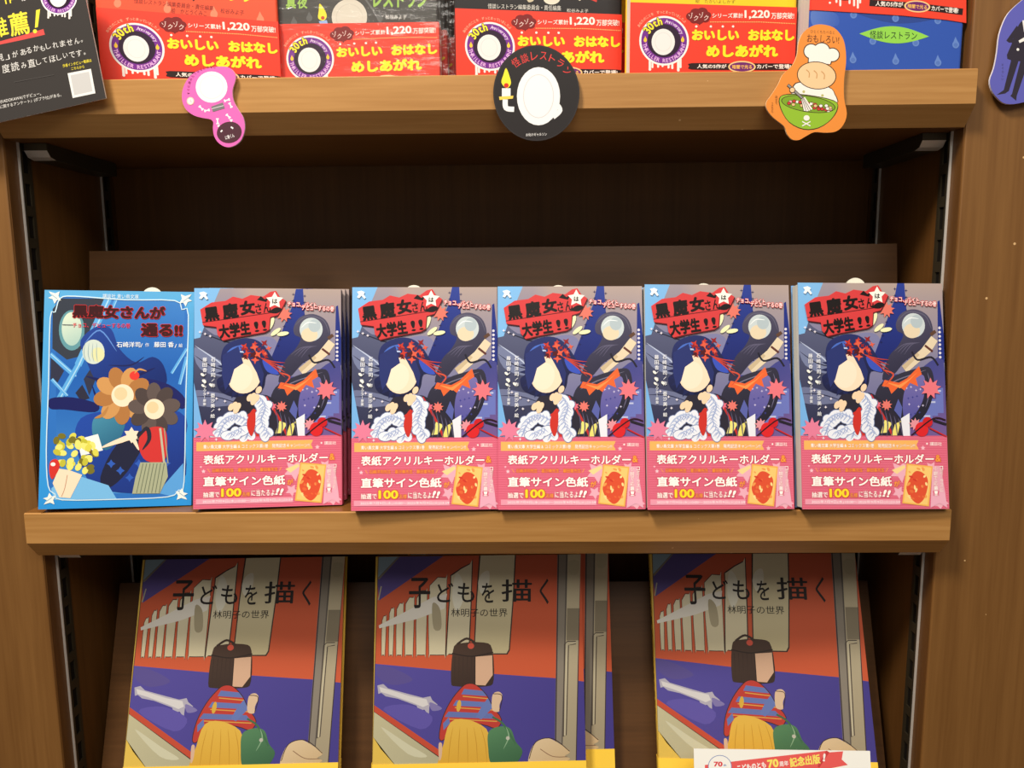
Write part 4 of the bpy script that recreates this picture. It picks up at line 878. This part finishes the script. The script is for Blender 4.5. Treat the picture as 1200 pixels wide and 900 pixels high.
def d_orange(A):
    OL = (66, 44, 32); WH = (250, 244, 234)
    A.text('ひとくちたべると', 372, 66, 548, 90, (120, 70, 40), .01, .05); A.text('おもしろい!', 346, 100, 580, 158, (98, 54, 34), .02, .06)
    for g, c in ((7, OL), (0, WH)):
        A.ell(376, 218, 50+g, 50+g, c); A.ell(452, 212, 56+g, 52+g, c); A.ell(530, 244, 48+g, 46+g, c); A.poly([(362-g, 240), (530+g, 262), (514+g, 312+g*.5), (358-g, 296+g*.5)], c)
    for g, c in ((6, OL), (0, WH)): A.poly(smooth([(252-g, 470-g), (320, 446-g), (500, 480-g), (545+g, 530), (545+g, 600), (260, 560)], 3), c)
    A.ell(416, 394, 144, 102, OL, .1); A.ell(416, 394, 138, 96, (246, 206, 156), .1)
    for k in range(3): A.curve([(340+k*55, 352+k*6), (362+k*55, 375+k*6), (360+k*55, 410+k*6)], 7, (206, 152, 96), 4)
    A.ell(322, 512, 10, 10, (196, 190, 120)); A.ell(458, 540, 10, 10, (196, 190, 120))
    for g, c in ((6, OL), (0, (150, 192, 52))): A.poly(smooth([(148-g, 560), (160-g, 640), (215, 730+g), (320, 782+g), (430, 772+g), (520+g, 712), (566+g, 630), (540, 580-g), (350, 540-g), (200, 535-g)], 3), c)
    A.ell(355, 602, 200, 60, OL, .14); A.ell(355, 602, 194, 55, (128, 168, 44), .14)
    rnd = random.Random(2)
    for k in range(30):
        x = 195+rnd.random()*320; y = 588+(x-355)*.14+rnd.random()*44; A.ell(x, y, 15, 13, OL, 0, 12); A.ell(x, y, 12, 10, rnd.choice([(250, 244, 236), (240, 176, 186), (206, 60, 52), (240, 196, 140)]), 0, 12)
    A.poly([(300, 560), (330, 552), (385, 640), (350, 655), (318, 650)], WH); 
    for k in range(4): A.line([(300+k*6, 555), (320+k*18, 650)], 4, OL)
    A.line([(205, 462), (312, 560)], 22, OL); A.line([(207, 464), (310, 558)], 14, (150, 146, 144)); A.ell(238, 500, 22, 22, OL); A.ell(238, 500, 17, 17, (246, 206, 156))
    A.ell(342, 704, 22, 20, WH); A.line([(310, 730), (370, 762)], 8, WH); A.line([(370, 730), (310, 762)], 8, WH)
    A.vtext('まぜて', 122, 540, 20, (140, 84, 44), 1.1, .01); A.vtext('できあがり', 92, 590, 14, (140, 84, 44), 1.1, .01)
make_tag('shelf_tag', 'orange die-cut tag with a white cook hat and green bowl on the upper shelf edge', smooth([(450, 22), (540, 45), (600, 110), (625, 190), (630, 300), (616, 420), (616, 560), (636, 670), (612, 750), (560, 800), (480, 810), (400, 806), (340, 835), (290, 862), (240, 860), (202, 822), (178, 762), (100, 700), (56, 642), (50, 590), (90, 530), (140, 450), (168, 390), (240, 318), (275, 240), (286, 150), (322, 78), (384, 34)], 3), (890, 25, 6.21), YU-.0035, d_orange, (252, 214, 170), (240, 146, 62))
def d_purple(A):
    BK = (52, 46, 58)
    A.poly(smooth([(430, 130), (470, 120), (540, 140), (560, 240), (550, 350), (470, 360), (352, 345), (376, 262), (400, 190)], 3), BK); A.poly([(408, 150), (346, 238), (362, 250), (430, 252), (436, 232), (384, 228), (430, 180)], BK)
    A.poly([(376, 346), (420, 352), (360, 536), (330, 532)], BK); A.poly([(430, 352), (478, 356), (408, 560), (378, 556)], BK); A.poly([(330, 528), (358, 534), (340, 548), (290, 556)], BK); A.poly([(378, 552), (408, 556), (404, 590), (370, 562)], BK)
    A.poly([(418, 238), (460, 214), (470, 232), (424, 252)], (246, 242, 236)); A.ell(414, 290, 8, 8, (246, 242, 236)); A.poly([(440, 120), (470, 116), (450, 190)], (240, 236, 236))
    A.vtext('おそろしい', 325, 372, 14, (78, 70, 120), 1.5, .01)
make_tag('panel_tag', 'violet die-cut tag with a dark suit on the right wooden panel', smooth([(440, 0), (390, 44), (345, 98), (306, 200), (292, 310), (274, 400), (250, 470), (262, 530), (300, 580), (345, 608), (420, 605), (520, 570), (610, 480), (650, 300), (640, 100), (590, -60), (500, -50)], 3), (1110, 0, 5.0), -.0055, d_purple, (236, 232, 240), (98, 98, 184))
# black recommendation card hanging over the left end of the shelf
def d_black(A):
    YE = (250, 230, 70); WH = (240, 236, 230); r = -.2
    A.poly([(-60, 316), (300, 198), (312, 248), (-60, 352)], (214, 84, 76)) if False else A.poly([(-80, 312), (150, 250), (305, 204), (316, 244), (160, 280), (-80, 330)], (222, 84, 80))
    A.text('推', -52, 122, 54, 262, YE, .03, r); A.text('薦', 62, 84, 204, 250, YE, .03, r); A.poly([(254, 72), (282, 64), (266, 190), (246, 196)], YE); A.ell(246, 220, 14, 14, YE)
    A.text('作', 20, -56, 96, 26, YE, .03, r); A.text('は', 150, -40, 186, 6, WH, .02, r)
    A.text('発見」があるかもしれません。', -74, 318, 588, 380, WH, .016, -.19) if False else None
    for ch, x, y, k in (('見', 4, 405, 50), ('」', 52, 402, 36), ('が', 106, 380, 46), ('あ', 164, 366, 46), ('る', 204, 354, 42), ('か', 254, 338, 44), ('も', 298, 340, 40), ('し', 340, 324, 40), ('れ', 390, 316, 44), ('ま', 440, 306, 44), ('せ', 490, 298, 44), ('ん', 540, 288, 42), ('。', 576, 290, 16)): A.text(ch, x-k*.45, y-k/2, x+k*.45, y+k/2, WH, .016, r)
    for ch, x, y, k in (('一', -30, 512, 30), ('度', 42, 482, 62), ('読', 106, 468, 64), ('み', 168, 460, 42), ('直', 222, 444, 58), ('し', 272, 436, 40), ('て', 316, 424, 36), ('ほ', 370, 414, 48), ('し', 416, 404, 40), ('い', 460, 390, 36), ('で', 508, 386, 44), ('す', 556, 374, 46), ('。', 596, 378, 16)): A.text(ch, x-k*.45, y-k*(.1 if ch == '一' else .5), x+k*.45, y+k*(.1 if ch == '一' else .5), WH, .016, r)
    A.text('作者インタビュー動画は', 440, 432, 646, 456, YE, .02, -.2); A.text('こちらから', 502, 466, 594, 486, YE, .02, -.18)
    A.poly([(476, 516), (640, 484), (672, 656), (512, 690)], (240, 238, 234)); A.poly([(496, 530), (626, 504), (652, 642), (524, 670)], (206, 204, 202))
    A.text('(KADOKAWA)でデビュー。', 0, 672, 292, 704, WH, .016, -.2); A.text('『口に関するアンケート』(ポプラ社)がある。', -40, 700, 436, 730, WH, .016, -.2)
    badge(A, 415, -25, .78)
    A.line([(100, 578), (380, 526)], 2, (96, 92, 90))
make_tag('recommendation_card', 'black card with yellow and white lettering at the upper left shelf end', [(745, 690), (604, 0), (560, -240), (-600, 40), (-480, 965), (0, 858)], (0, 0, 6.0), YU-.0075, d_black, (236, 232, 226), (62, 58, 56), .0012, 'card', None)
